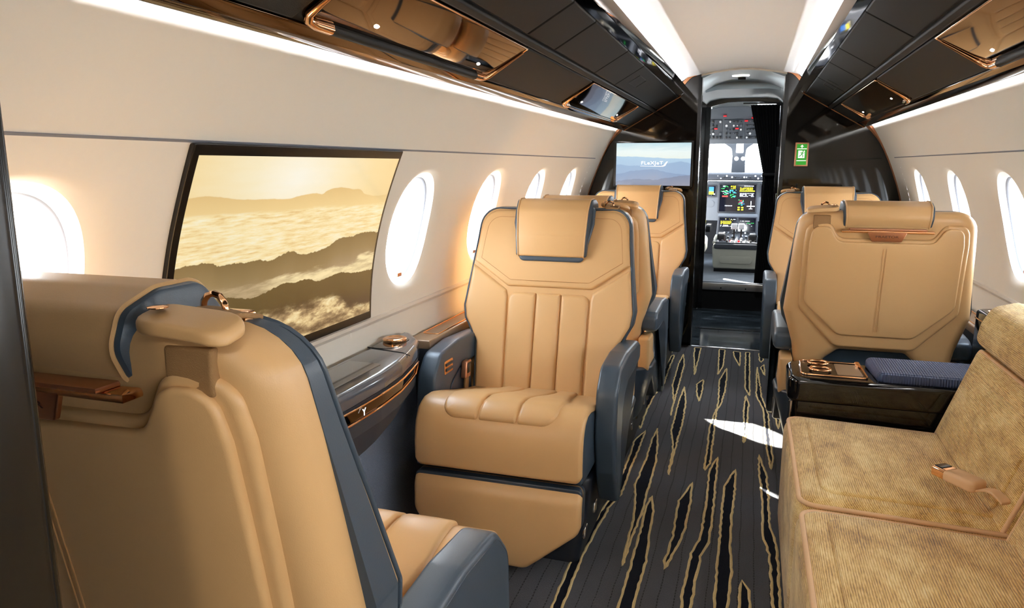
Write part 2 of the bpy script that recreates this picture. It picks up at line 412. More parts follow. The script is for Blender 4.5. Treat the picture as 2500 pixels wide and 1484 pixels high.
def loft(name, prof, ys, m, parent=None, angle=30):
    """profile of (x, z) swept along the cabin"""
    V = []; Fc = []; k = len(prof)
    for y in ys: V += [(p[0], y, p[1]) for p in prof]
    for i in range(len(ys)-1):
        for j in range(k-1): Fc.append((i*k+j, i*k+j+1, (i+1)*k+j+1, (i+1)*k+j))
    return mobj(name, V, Fc, m, parent, angle=angle)
def text(name, body, size, mp, m, parent=None, ext=.0006, spacing=1.0):
    cu = bpy.data.curves.new(name, 'FONT'); cu.body = body; cu.size = size; cu.extrude = ext; cu.align_x = 'CENTER'; cu.align_y = 'CENTER'; cu.space_character = spacing
    tmp = bpy.data.objects.new(name, cu); col.objects.link(tmp)
    dg = bpy.context.evaluated_depsgraph_get(); me = bpy.data.meshes.new_from_object(tmp.evaluated_get(dg)); bpy.data.objects.remove(tmp)
    for v in me.vertices: v.co = mp(*v.co)
    me.materials.clear(); me.materials.append(M[m]); me.name = name
    return link(bpy.data.objects.new(name, me), parent)

# ------------------------------------------------------------------ cabin shell
YA, YB, YE = -1.3, 5.03, 6.45
WZ = np.array([0, .10, .30, .45, .62, .75, .90, 1.05, 1.18, 1.26, 1.365, 1.443, 1.505])
WX = np.array([.955, .962, .985, .998, 1.006, 1.004, .990, .955, .908, .874, .822, .776, .738])
def wx(z):
    # smooth cubic through the profile (Catmull-Rom style)
    z = float(z); i = int(np.clip(np.searchsorted(WZ, z)-1, 0, len(WZ)-2))
    z0, z1 = WZ[i], WZ[i+1]; t = (z-z0)/(z1-z0); d = np.gradient(WX, WZ); h = z1-z0
    return float((2*t**3-3*t*t+1)*WX[i] + (t**3-2*t*t+t)*h*d[i] + (-2*t**3+3*t*t)*WX[i+1] + (t**3-t*t)*h*d[i+1])
fl = mobj('floor', [(-1.0, YA, 0), (1.0, YA, 0), (1.0, YB, 0), (-1.0, YB, 0)], [(0, 1, 2, 3)], 'carpet', smooth=False); tag(fl, 'charcoal carpet with thin black lines and gold edged black flashes', kind='structure')

MOT = [[(-0.315,4.74),(-0.332,4.7),(-0.339,4.29),(-0.343,4.04),(-0.36,3.84),(-0.369,3.53),(-0.35,3.36),(-0.33,3.3),(-0.338,3.54),(-0.331,3.86),(-0.307,4.06),(-0.312,4.29)],[(-0.26,4.78),(-0.268,4.53),(-0.26,4.07),(-0.222,3.75),(-0.215,3.53),(-0.221,3.76),(-0.225,4.01),(-0.233,4.5)],[(-0.192,4.05),(-0.198,3.77),(-0.191,3.32),(-0.16,3.1),(-0.151,2.81),(-0.151,2.93),(-0.152,3.1),(-0.151,3.46),(-0.161,3.75)],[(-0.303,3.29),(-0.334,3.14),(-0.325,2.87),(-0.327,2.58),(-0.344,2.42),(-0.367,2.04),(-0.364,1.75),(-0.33,1.6),(-0.337,1.89),(-0.341,2.11),(-0.324,2.45),(-0.3,2.58),(-0.303,2.88),(-0.302,3.12)],[(-0.256,3.33),(-0.261,3.16),(-0.256,2.94),(-0.262,2.68),(-0.245,2.57),(-0.224,2.39),(-0.219,2.18),(-0.212,2.08),(-0.212,2.17),(-0.211,2.28),(-0.205,2.44),(-0.21,2.65),(-0.212,2.91),(-0.23,3.12)],[(-0.189,2.6),(-0.196,2.49),(-0.191,2.31),(-0.189,2.14),(-0.186,1.86),(-0.17,1.5),(-0.149,1.87),(-0.148,1.95),(-0.147,2.13),(-0.158,2.3),(-0.17,2.5)],[(-0.052,2.77),(-0.089,2.59),(-0.083,2.32),(-0.091,2.15),(-0.087,2.1),(-0.062,2.26),(-0.048,2.39),(-0.048,2.58)],[(-0.101,4.22),(-0.131,4.11),(-0.119,3.95),(-0.098,3.8),(-0.094,4.01)],[(0.018,4.51),(-0.013,4.23),(0.0,3.8),(-0.023,3.44),(-0.017,2.9),(0.001,2.98),(-0.001,3.34),(-0.004,3.68),(0.014,3.81),(0.025,4.05),(0.025,4.36)],[(0.028,3.06),(0.002,2.9),(0.008,2.65),(0.005,2.34),(-0.017,2.22),(-0.023,1.99),(-0.012,1.6),(0.006,1.92),(0.008,2.11),(0.013,2.21),(0.033,2.31),(0.035,2.59),(0.031,2.91)],[(0.102,2.95),(0.065,2.77),(0.065,2.57),(0.066,2.32),(0.065,2.13),(0.068,1.94),(0.09,1.5),(0.101,1.95),(0.108,2.15),(0.098,2.34),(0.1,2.58),(0.106,2.8)],[(0.139,2.11),(0.132,2.04),(0.133,1.96),(0.15,1.7),(0.161,1.97),(0.158,2.06)],[(0.194,3.14),(0.193,2.96),(0.202,2.74),(0.201,2.41),(0.219,2.29),(0.223,1.99),(0.235,1.7),(0.243,2.0),(0.243,2.18),(0.241,2.36),(0.224,2.5),(0.225,2.72),(0.221,2.93)],[(0.134,3.98),(0.126,3.78),(0.13,3.26),(0.136,3.29),(0.146,3.61),(0.149,3.85)],[(0.194,4.59),(0.186,4.0),(0.221,3.75),(0.224,3.32),(0.24,2.99),(0.25,3.1),(0.242,3.45),(0.243,3.7),(0.215,3.97),(0.199,4.46)],[(-0.203,4.98),(-0.192,4.75),(-0.157,4.3),(-0.16,4.71),(-0.162,4.98)],[(-0.043,4.98),(-0.032,4.56),(-0.026,4.35),(-0.004,4.57),(-0.007,4.97)],[(0.048,4.95),(0.054,4.83),(0.093,4.58),(0.092,4.94)],[(0.125,4.95),(0.128,4.12),(0.154,3.98),(0.151,4.4),(0.149,4.95)],[(0.208,4.95),(0.209,4.8),(0.217,4.71),(0.232,4.79),(0.234,4.95)],[(0.235,4.67),(0.214,4.59),(0.237,4.41)],[(0.272,3.99),(0.27,3.73),(0.282,3.49),(0.294,3.6),(0.29,3.8)],[(-0.366,4.96),(-0.369,4.79),(-0.358,4.65),(-0.342,4.75),(-0.334,4.94)]]
rm = random.Random(3)
for k in range(26):       # the same print runs on under the seats and behind the camera
    x0 = rm.choice([rm.uniform(-.92, -.42), rm.uniform(.32, .92), rm.uniform(-.35, .22)]); y0 = rm.uniform(-1, 4.6) if abs(x0+.05) > .3 else rm.uniform(-1.2, .9)
    L = rm.uniform(.4, 1.0); wd = rm.uniform(.02, .045)
    MOT.append([(x0, y0), (x0-wd*.5, y0+L*.3), (x0-wd*.4, y0+L*.7), (x0+.01, y0+L), (x0+wd*.6, y0+L*.75), (x0+wd*.5, y0+L*.3)])
def motifs():
    V = []; Fc = []; mi = []
    for P in MOT:
        A = np.array(P); d = np.roll(A, -1, 0)-A; pts = []
        for a, b in zip(A, d):
            L = np.hypot(*b); k = max(1, int(L/.022))
            for i in range(k):
                q = a+b*i/k; pts.append((q[0]+rm.uniform(-.0022, .0022), q[1]))
        pts = np.array(pts); area = .5*np.sum(pts[:, 0]*np.roll(pts[:, 1], -1)-np.roll(pts[:, 0], -1)*pts[:, 1])
        if area < 0: pts = pts[::-1]
        e = np.roll(pts, -1, 0)-np.roll(pts, 1, 0); nr = np.stack([-e[:, 1], e[:, 0]], 1); nr /= np.maximum(np.linalg.norm(nr, axis=1, keepdims=True), 1e-9)
        wid = np.array([.0041+rm.uniform(-.0007, .0007) for _ in pts])[:, None]
        o = pts - nr*wid; i_ = pts + nr*wid
        n = len(pts); b0 = len(V)
        V += [(p[0], p[1], .0006) for p in o]; V += [(p[0], p[1], .003) for p in pts]; V += [(p[0], p[1], .0012) for p in i_]
        for k in range(n):
            j = (k+1) % n; Fc.append((b0+k, b0+j, b0+n+j, b0+n+k)); mi.append(0); Fc.append((b0+n+k, b0+n+j, b0+2*n+j, b0+2*n+k)); mi.append(0)
        V += [(p[0], p[1], .0009) for p in pts]; Fc.append(tuple(range(b0+3*n, b0+4*n))); mi.append(1)
    o = mobj('carpet_motif', V, Fc, ['carpet_gold', 'carpet_black'], fl, smooth=False, mi=mi); o['kind'] = 'stuff'; return o
motifs()

WIN = [.81 + .715*k for k in range(-4, 6)]       # window stations
def wall(side):
    name = 'wall_left' if side < 0 else 'wall_right'
    zb = [0, .06, .12, .2, .3, .38, .45, .52, .58, .62, .66, .70]; zt = [1.243, 1.249]
    V = []; Fc = []
    def add(vs, f): b = len(V); V.extend(vs); Fc.extend([tuple(i+b for i in q) for q in f])
    def strip(zs, y0, y1, dx=0):
        k = len(zs); add([(side*(wx(z)+dx), y, z) for y in (y0, y1) for z in zs], [(j, j+1, k+j+1, k+j) for j in range(k-1)])
    strip(np.linspace(0, .70, 15), YA, YB)
    strip([1.246, 1.2461, 1.262, 1.29, 1.32, 1.35, 1.38, 1.41, 1.443, 1.475, 1.505], YA, YB)
    # window band, bay by bay
    stations = [y for y in WIN if (abs(y-1.525) > .01 and y > .5 if side < 0 else y > -1)]
    z0, z1, n, rr = .70, 1.246, 72, 7; prev = YA; half = .3575
    for y in sorted(stations):
        a, b = y-half, y+half
        if a > prev+.001:
            zs = np.linspace(z0, z1, 16); strip(zs, prev, a)
        b_ = min(b, YB); ring = []
        for k in range(n):
            t = 2*math.pi*k/n; cx, sy_ = math.cos(t), math.sin(t)
            iy = y + .150*math.copysign(abs(cx)**.88, cx); iz = 1.0 + .187*math.copysign(abs(sy_)**.88, sy_)
            q = max(abs(cx), abs(sy_)); oy = y + half*cx/q; oz = (z0+z1)/2 + (z1-z0)/2*sy_/q; oy = min(oy, b_)
            ring.append(((iy, iz), (oy, oz)))
        vs = []
        for r in range(rr+1):
            f = r/rr
            for (iy, iz), (oy, oz) in ring:
                yy, zz = iy+(oy-iy)*f, iz+(oz-iz)*f
                lip = .010*max(0, 1-f*rr/1.0)**2
                vs.append((side*(wx(zz)+lip), yy, zz))
        add(vs, [(r*n+k, r*n+(k+1) % n, (r+1)*n+(k+1) % n, (r+1)*n+k) for r in range(rr) for k in range(n)])
        prev = b_
    if prev < YB-.001: strip(np.linspace(z0, z1, 16), prev, YB)
    o = mobj(name, V, Fc, 'wall_panel', angle=50); tag(o, ('cream side wall with the sunset screen' if side < 0 else 'cream side wall over the gold sofa'), kind='structure')
    # belt moulding and the panel joint
    ys = list(np.linspace(YA, YB, 3))
    loft('belt_moulding', [(side*(wx(z)-d), z) for z, d in ((.722, -.002), (.724, .006), (.733, .009), (.742, .006), (.744, -.002))], ys, 'wall_trim', o)
    loft('panel_joint', [(side*(wx(z)-d), z) for z, d in ((1.2505, .0004), (1.2525, .0020), (1.2545, .0020), (1.2555, .0004))], [YA, YB-.22], 'gasket_grey', o)
    # windows
    for idx, y in enumerate(stations):
        wnum = idx+1 + (0 if side < 0 else 10)
        def oval(sc_, y=y): 
            P = []
            for k in range(72):
                t = 2*math.pi*k/72; cx, sy_ = math.cos(t), math.sin(t)
                P.append((y + .150*sc_*math.copysign(abs(cx)**.88, cx), 1.0 + .187*sc_*math.copysign(abs(sy_)**.88, sy_)))
            return P
        def rings(nm, spec, m, par):
            V2 = []; n2 = 72
            for s_, dx in spec: V2 += [(side*(wx(q[1])+dx), q[0], q[1]) for q in oval(s_)]
            F2 = [(r*n2+k, r*n2+(k+1) % n2, (r+1)*n2+(k+1) % n2, (r+1)*n2+k) for r in range(len(spec)-1) for k in range(n2)]
            return mobj(nm, V2, F2, m, par, angle=50)
        wv = rings('window_%d' % wnum, [(1.0, .010), (.985, .015), (.955, .021), (.93, .026), (.915, .030)], 'reveal_white', None)
        tag(wv, kind='structure')
        rings('window_gasket', [(.915, .030), (.900, .033), (.897, .038)], 'gasket_grey', wv)
        rings('inner_reveal', [(.897, .038), (.89, .043), (.872, .055), (.865, .060), (.858, .062), (.852, .072), (.84, .074)], 'reveal_white', wv)
        P = oval(.845); V2 = [(side*(wx(q[1])+.072), q[0], q[1]) for q in P] + [(side*(wx(q[1])+.076), q[0], q[1]) for q in P]
        mobj('window_pane', V2, [tuple(range(72)), tuple(range(143, 71, -1))] + [(k, (k+1) % 72, 72+(k+1) % 72, 72+k) for k in range(72)], 'window_glass', wv, smooth=False)
        # roller shade gathered at the top, and its small metal pull at the foot
        zz = [1.115, 1.13, 1.145, 1.16]
        pl = []
        for k in range(13):
            t = (k/12-.5)*2; pl.append(t)
        tabx = side*(wx(.845)+.034)
        box('shade_pull', (min(tabx, tabx-side*.012), y-.016, .838), (max(tabx, tabx-side*.012), y+.016, .852), 'bronze', wv, .003)
    return o
wl = wall(-1); wr = wall(1)
# ceiling
cp = [(.410, 1.690), (.409, 1.708), (.404, 1.724), (.394, 1.738), (.378, 1.748), (.355, 1.755), (.33, 1.761), (.29, 1.770), (.24, 1.781), (.18, 1.793), (.12, 1.802), (.06, 1.808), (0, 1.810)]
ceil_prof = [(-x, z) for x, z in cp] + [(x, z) for x, z in reversed(cp[:-1])]
tag(loft('ceiling', ceil_prof, [YA, YB+.03], 'ceiling_panel', angle=50), 'cream vaulted ceiling panel between the dark overhead strips', kind='structure')
# overhead strips (one per side): light coves, rails, leather panels
NRM = (-.504, -.864)   # inward normal of the slanted face (for x > 0), towards the cabin
def slant(side, s, h):
    """point on the slanted overhead face; s metres up from its lower edge, h metres out of it"""
    x0, z0 = .738, 1.447; dx, dz = -.8637, .5040
    return (side*(x0+dx*s-.504*h), z0+dz*s-.8637*h)
SL = .422
def strip_quad(name, side, s0, s1, y0, y1, h, m, parent, bev=.004, grid=None):
    P = [(s0, y0), (s1, y0), (s1, y1), (s0, y1)]
    def mp(u, v, k):
        x, z = slant(side, u, k); return (x, v, z)
    return pris(name, rpoly([p+(.004,) for p in P], 2), h, 0, bev, mp, m, parent, seg=3)
UN = {-1: [(1.19, 2.16), (3.10, 4.39)], 1: [(1.30, 2.31), (3.33, 4.56)]}
trims = {}
for side in (-1, 1):
    o = loft('trim_1' if side < 0 else 'trim_2', [slant(side, -.004, .0), slant(side, 0, .004), slant(side, SL, .004), slant(side, SL, -.03)], [YA, YB], 'overhead_gap')
    tag(o, 'dark overhead strip of leather panels and glossy rails', kind='structure'); trims[side] = o
    strip_quad('lower_rail', side, -.003, .046, YA, YB-.004, .010, 'bronze_mirror', o, .003)
    loft('rail_lip', [slant(side, -.004, .008), slant(side, -.005, .0), slant(side, -.004, -.012)], [YA, YB-.004], 'overhead_gap', o)
    # upper rail beside the ceiling
    ra = slant(side, SL-.012, .010); V = []
    prof = [ra, (side*.352, 1.665), (side*.343, 1.688), (side*.338, 1.710), (side*.345, 1.716), (side*.362, 1.69)]
    loft('upper_rail', prof, [YA, YB-.002], 'bronze_mirror', o, angle=25)
    # leather panels, each its own piece
    seams = {-1: [YA, -.4, .45, 1.25, 2.05, 2.345, 2.965, 3.42, YB-.006], 1: [YA, -.3, .6, 1.5, 2.43, 3.125, 3.52, 4.1, YB-.006]}[side]
    for a, b in zip(seams[:-1], seams[1:]): strip_quad('leather_panel', side, .252, .408, a+.003, b-.003, .012, 'overhead_leather', o, .006)
    strip_quad('ridge_strip', side, .222, .247, YA, YB-.006, .017, 'overhead_leather', o, .006)
    gaps = [YA] + [v for ab in UN[side] for v in ab] + [YB-.006]
    for a, b in zip(gaps[0::2], gaps[1::2]): strip_quad('leather_panel', side, .050, .218, a+.004, b-.004, .012, 'overhead_leather', o, .006)
    # inset access flap and the hull behind the coves
    yf_ = 3.56 if side < 0 else 4.0
    P = [(.30, yf_), (.36, yf_), (.36, yf_+.22), (.30, yf_+.22)]
    tube('flap_outline', [(slant(side, s, .0125)[0], y, slant(side, s, .0125)[1]) for s, y in P], .0012, 'overhead_gap', o, n=4, closed=True)
    loft('cove_backing', [(side*.738, 1.505), (side*.70, 1.56), (side*.55, 1.66), (side*.43, 1.70), (side*.409, 1.692)], [YA, YB], 'hull_white', o)
    loft('cove_light', [(side*.716, 1.4645), (side*.716, 1.4795)], [YA, YB-.02], 'wall_cove_glow', o)
    loft('ceiling_cove_light', [(side*.372, 1.684), (side*.388, 1.680)], [YA, YB-.02], 'cove_glow', o)
unames = {(-1, 0): 'bronze mirrored overhead unit with dark grab bar above the sunset screen', (-1, 1): 'mirrored overhead unit with gold ends nearest the flight deck, on the screen side',
          (1, 0): 'bronze mirrored overhead unit with gold corner above the gold sofa', (1, 1): 'black mirrored overhead unit with gold ends above the rear facing pair of seats'}
for side in (-1, 1):
    for k, (a, b) in enumerate(UN[side]):
        r = empty('overhead_unit', (side*.63, (a+b)/2, 1.50)); tag(r, unames[(side, k)], 'overhead panel')
        bx, by, bz = r.location
        def loc(s, y, h): x, z = slant(side, s, h); return (x-bx, y-by, z-bz)
        P = rpoly([(.056, a+.006, .03), (.216, a+.006, .006), (.216, b-.006, .006), (.056, b-.006, .03)], 5)
        pris('mirror_plate', P, .016, 0, .003, lambda u, v, h: loc(u, v, h), 'bronze_mirror', r, seg=3)
        tube('gold_edge', [loc(s, y, .0165) for s, y in P], .0028, 'rose_gold', r, n=6, closed=True)
        for yy, d in ((a, 1), (b, -1)):
            tube('gold_end', [loc(s, y, .018) for s, y in ((.20, yy+d*.006), (.11, yy+d*.006), (.080, yy+d*.009), (.066, yy+d*.022), (.062, yy+d*.05), (.062, yy+d*.10))], [.003, .006, .008, .009, .011, .012], 'rose_gold', r, n=8)
        if k == 0:
            tube('grab_bar', [loc(.062, a+.10, .018), loc(.062, b-.10, .018)], .011, 'overhead_leather', r, n=10)
        else:
            tube('grab_bar', [loc(.060, a+.10, .012), loc(.060, b-.10, .012)], .007, 'black_gloss', r, n=8)
        for yy in (a+.22, b-.16):
            pris('reading_light', rpoly([(.10, yy-.008, .004), (.108, yy-.008, .004), (.108, yy+.008, .004), (.10, yy+.008, .004)], 3), .0178, 0, 0, lambda u, v, h: loc(u, v, h), 'light_glow', r)
# aft closure (behind the camera) and the near partition
tag(box('wall_back', (-1.05, YA-.04, 0), (1.05, YA, 1.85), 'wall_panel', None, 0), kind='structure')
zs = np.linspace(0, 1.5, 24)
dm = lathe('ceiling_lamp', [(.09, 0), (.09, -.012), (.08, -.016), (.0, -.016)], (.10, -.75, 1.803), 'wall_trim', None, 24); tag(dm, 'round white fill lamp added out of view on the aft ceiling', 'lamp')  # added fixture behind the camera, carries fill for the aft-facing backs and sofa
lathe('added_lamp_glass', [(.07, 0), (.06, -.006), (0.001, -.008)], (.10, -.75, 1.787), 'light_glow', dm, 24)
ad = bpy.data.lights.new('added_fill_light', 'AREA'); ad.shape = 'DISK'; ad.size = .14; ad.energy = 5; ad.color = (1, .95, .88)  # added fill light, brightens seat backs and sofa from behind the camera
al = bpy.data.objects.new('added_fill_light', ad); col.objects.link(al); al.location = (.10, -.75, 1.772)
pp = [(-.345, 0), (-.345, 1.80)] + [(-.62, 1.62), (-.738, 1.505)] + [(-wx(z)-.004, z) for z in reversed(zs)]
part = pris('wall_partition', pp, .045, .006, .006, lambda u, v, h: (u, .305+h, v), 'wood_gloss', None, seg=2); tag(part, 'dark glossy partition edge beside the nearest seat back', kind='structure')
tube('edge_strip', [(-.352, .352, .02), (-.352, .352, 1.78)], .004, 'black_frame', part)

# ------------------------------------------------------------------ forward bulkhead
def bulk(side, xin):
    zs = list(np.linspace(0, 1.49, 26))
    P = [(xin*side, 0), (xin*side, 1.765)] if side*xin > 0 else []
    P = [(side*xin, 0)] + [(side*(wx(z)+.002), z) for z in zs] + [(side*.70, 1.56), (side*.55, 1.66), (side*.43, 1.70), (side*.405, 1.72), (side*.35, 1.752), (side*xin, 1.785)]
    if side < 0: P = P[::-1]
    o = pris('wall_forward_left' if side < 0 else 'wall_forward_right', P, .03, 0, 0, lambda u, v, h: (u, YB+h, v), 'black_gloss')
    tag(o, 'dark glossy bulkhead panel beside the flight deck doorway', kind='structure')
    V = []; Fc = []; zz = list(np.linspace(.30, 1.443, 34))
    for z in zz:
        wd = .008 + .03*max(0, (z-1.30)/.143)**2
        for d, y in ((-.004, -.012), (wd*.5, -.016), (wd, -.003)): V.append((side*(wx(z)-d), YB+y, z))
    for i in range(len(zz)-1):
        for j in range(2): Fc.append((i*3+j, i*3+j+1, i*3+4+j, i*3+3+j))
    mobj('bronze_edge', V, Fc, 'bronze_trim', o, angle=60)
    tube('bronze_line', [(slant(side, s, .014)[0], YB-.004, slant(side, s, .014)[1]) for s in (0, .1, .2, .3, SL)], .0035, 'bronze_trim', o, n=6)
    # flared corner where rail meets ceiling
    V = []; Fc = []
    for k in range(9):
        t = k/8; x = .385-.11*t; z = 1.655+.115*math.sin(t*math.pi/2); wdt = .030*(1-t)+.006
        V += [(side*x, YB-.010, z), (side*(x+wdt*.2), YB-.014, z+wdt), ]
        if k: Fc.append((2*k-2, 2*k-1, 2*k+1, 2*k))
    mobj('bronze_corner', V, Fc, 'bronze_trim', o, angle=60)
    return o
bl = bulk(-1, .245); br = bulk(1, .270)
# doorway posts
for x0, x1, nm, par in ((-.258, -.236, 'door_post', bl), (.262, .285, 'door_post', br)):
    box(nm, (x0, YB-.012, 0), (x1, YB+.04, 1.76), 'black_frame', par, .004)
tube('post_highlight', [(-.232, YB-.010, .01), (-.232, YB-.010, 1.75)], .0022, 'chrome', bl, n=6)
tube('post_highlight', [(.259, YB-.010, .01), (.259, YB-.010, 1.75)], .0022, 'chrome', br, n=6)
# ceiling end moulding
ap = [(-x, z) for x, z in cp[6:]] + [(x, z) for x, z in reversed(cp[6:-1])]
tube('trim_3', [(x, YB+.02, z-.004) for x, z in ap], .007, 'wall_trim', n=6)['kind'] = 'structure'
bpy.data.objects['trim_3']['label'] = 'cream moulding at the end of the ceiling panel'

# ------------------------------------------------------------------ entry vestibule
o = mobj('floor_entry', [(-.30, YB, -.002), (.31, YB, -.002), (.31, YE, -.002), (-.30, YE, -.002)], [(0, 1, 2, 3)], 'marble', smooth=False); tag(o, 'dark veined marble entry floor', kind='structure')
box('mat_edge', (-.25, 5.62, -.004), (.29, 5.65, .002), 'black_frame', o, 0); box('threshold', (-.25, YB-.012, -.004), (.275, YB+.012, .004), 'chrome', o, .002)
tag(box('wall_entry_left', (-.33, YB+.03, 0), (-.290, YE, 1.86), 'black_gloss', None, 0), kind='structure')
tag(box('wall_entry_right', (.302, YB+.03, 0), (.34, YE, 1.86), 'black_gloss', None, 0), kind='structure')
vp = [(-.30, 1.70), (-.26, 1.745), (-.18, 1.782), (-.09, 1.798), (0, 1.803), (.09, 1.798), (.18, 1.782), (.26, 1.75), (.31, 1.70)]
ve = loft('ceiling_entry', vp, [YB+.02, 5.75], 'entry_grey', angle=60); tag(ve, 'grey arched ceiling of the entry with a small lamp', kind='structure')
mobj('ceiling_end', [(x, YB+.031, z) for x, z in vp]+[(x*1.15, YB+.031, z+.12) for x, z in vp], [(j, j+1, len(vp)+j+1, len(vp)+j) for j in range(len(vp)-1)], 'entry_grey', ve, smooth=False)
M2 = [(x, z-.05*max(0, 1-(x/.3)**2)) for x, z in vp]
V = [(x, 5.75, z) for x, z in vp] + [(x, 5.78, z) for x, z in M2] + [(x*1.0, YE, z-.01) for x, z in M2]; n = len(vp)
mobj('ceiling_step', V, [(r*n+j, r*n+j+1, (r+1)*n+j+1, (r+1)*n+j) for r in range(2) for j in range(n-1)], 'entry_grey', ve, angle=30)
lamp = pris('ceiling_lamp', rpoly([(-.055, 0, .008), (.055, 0, .008), (.055, .035, .008), (-.055, .035, .008)], 3), .006, 0, .002, lambda u, v, h: (u-.01, 5.33+v, 1.800-h), 'light_glow', ve)
box('ceiling_vent', (-.03, 5.50, 1.788), (.02, 5.53, 1.806), 'black_matte', ve, .003)
ld = bpy.data.lights.new('entry_lamp', 'AREA'); ld.shape = 'RECTANGLE'; ld.size = .11; ld.size_y = .035; ld.energy = 7; ld.color = (.9, .97, 1)
lo = bpy.data.objects.new('entry_lamp', ld); col.objects.link(lo); lo.location = (-.01, 5.35, 1.790)
# flight deck doorway frame
fr = pris('door_1', [(-.35, 0), (-.35, 1.9), (.40, 1.9), (.40, 0), (.322, 0), (.322, 1.66), (.24, 1.695), (.12, 1.712), (-.01, 1.717), (-.12, 1.712), (-.20, 1.695), (-.280, 1.672), (-.280, 0)][::-1], .06, .004, .004, lambda u, v, h: (u, YE+.06-h, v), 'black_frame')
tag(fr, 'black arched door frame to the flight deck', kind='structure')
box('frame_post', (-.288, YE-.02, .0), (-.252, YE+.03, 1.678), 'black_frame', fr, .004)
box('frame_post', (.285, YE-.03, .02), (.325, YE+.03, 1.70), 'black_frame', fr, .004)
box('latch_plate', (.268, YE-.28, .9), (.300, YE-.2, 1.35), 'black_frame', fr, .004)
st = box('floor_step', (-.29, YE-.01, -.03), (.322, YE+.4, .165), 'black_matte', None, 0); tag(st, 'black riser of the step up to the flight deck', kind='structure')
box('step_sill', (-.252, YE-.022, .165), (.322, YE+.02, .225), 'sill_metal', st, .004)
box('step_tread', (-.262, YE+.0, .222), (.322, YE+.4, .232), 'cockpit_grey', st, .003)
for x in (-.10, .10): lathe('sill_screw', [(.006, -.002), (.006, 0)], (x, YE-.0225, .185), 'black_matte', st, 10, 'Y')

# ------------------------------------------------------------------ flight deck
YW = 8.35
fd = mobj('floor_flight_deck', [(-.95, YE+.06, .23), (.95, YE+.06, .23), (.95, YW+.2, .23), (-.95, YW+.2, .23)], [(0, 1, 2, 3)], 'cockpit_grey', smooth=False); tag(fd, kind='structure')
def side_wall(s):
    o = mobj('wall_flight_deck_left' if s < 0 else 'wall_flight_deck_right', [(s*.97, YE+.06, .2), (s*.97, YW+.2, .2), (s*.97, YE+.06, 1.0), (s*.97, YW+.2, 1.0), (s*.90, YE+.06, 1.45), (s*.90, 7.3, 1.45), (s*.97, 7.3, 1.0), (s*.55, YE+.06, 1.78), (s*.55, YW-.2, 1.78), (s*.90, YW-.2, 1.45)],
        [(0, 1, 3, 2), (2, 6, 5, 4), (4, 9, 8, 7)], 'cockpit_lining', smooth=False); tag(o, kind='structure')
side_wall(-1); side_wall(1)
cc = [(-.6, 1.74), (-.45, 1.80), (-.25, 1.85), (0, 1.87), (.25, 1.85), (.45, 1.80), (.6, 1.74)]
tag(loft('ceiling_flight_deck', cc, [YE+.06, 7.4], 'cockpit_lining', angle=60), kind='structure')
tag(mobj('wall_flight_deck_back', [(-1, YE+.062, .2), (-.35, YE+.062, .2), (-.35, YE+.062, 1.9), (-1, YE+.062, 1.9), (.4, YE+.062, .2), (1, YE+.062, .2), (1, YE+.062, 1.9), (.4, YE+.062, 1.9)], [(0, 1, 2, 3), (4, 5, 6, 7)], 'cockpit_lining', smooth=False), kind='structure')
tag(mobj('wall_flight_deck_front', [(-.97, YW+.2, .2), (.97, YW+.2, .2), (.97, YW+.2, 1.02), (-.97, YW+.2, 1.02)], [(0, 1, 2, 3)], 'cockpit_dark', smooth=False), kind='structure')
tag(mobj('trim_5', [(-.97, YW+.2, 1.02), (.97, YW+.2, 1.02), (.97, 8.06, 1.0), (-.97, 8.06, 1.0)], [(0, 1, 2, 3)], 'cockpit_dark', smooth=False), 'dark shelf between the glareshield and the windshield', kind='structure')
# windshield frame: header, centre post, side posts, panes
ws = pris('window_20', [(-1, 1.43), (1, 1.43), (1, 1.9), (-1, 1.9)], .03, 0, 0, lambda u, v, h: (u, YW-.25-h+ (1.6-v)*.5, v), 'cockpit_lining', grid=None); tag(ws, 'flight deck windshield with grey centre post', kind='structure')
def lean(y0, z): return y0 + (1.25-z)*.55
pris('centre_post', rpoly([(-.12, 1.05), (.03, 1.05), (.02, 1.30), (.03, 1.38, .04), (.12, 1.44), (-.21, 1.44), (-.12, 1.38, .04), (-.11, 1.30)], 4), .05, 0, .01, lambda u, v, h: (u, lean(YW-.1, v)-h, v), 'cockpit_mid', ws)
for s in (-1, 1):
    box('side_post', (s*.62-.04, YW-.22, 1.0), (s*.62+.04, YW-.14, 1.5), 'cockpit_grey', ws, .01)
    xs = (-.60, -.10) if s < 0 else (.02, .60)
    mobj('pane', [(xs[0], lean(YW-.06, 1.02), 1.02), (xs[1], lean(YW-.06, 1.02), 1.02), (xs[1], lean(YW-.06, 1.46), 1.46), (xs[0], lean(YW-.06, 1.46), 1.46)], [(0, 1, 2, 3)], 'window_glass', ws, smooth=False)
pris('compass', rpoly([(-.035, 1.33, .01), (.035, 1.33, .01), (.035, 1.43, .01), (-.035, 1.43, .01)], 3), .06, 0, .01, lambda u, v, h: (u-.035, 8.02-h, v), 'knob_white', ws)
for dx in (-.065, .0): lathe('grab_knob', [(.012, 0), (.022, .01), (.022, .03), (.01, .04)], (dx-.0, 8.1, 1.275), 'knob_white', ws, 12, 'Y')

def knobs(root, pts, mp, sizes, mats, nm='knob'):
    for (u, v) in pts:
        s = rm.choice(sizes); m = rm.choice(mats)
        pris(nm, [(u+s*math.cos(a), v+s*math.sin(a)) for a in [2*math.pi*k/8 for k in range(8)]], .010+s*.4, 0, s*.3, mp, m, root, seg=2)
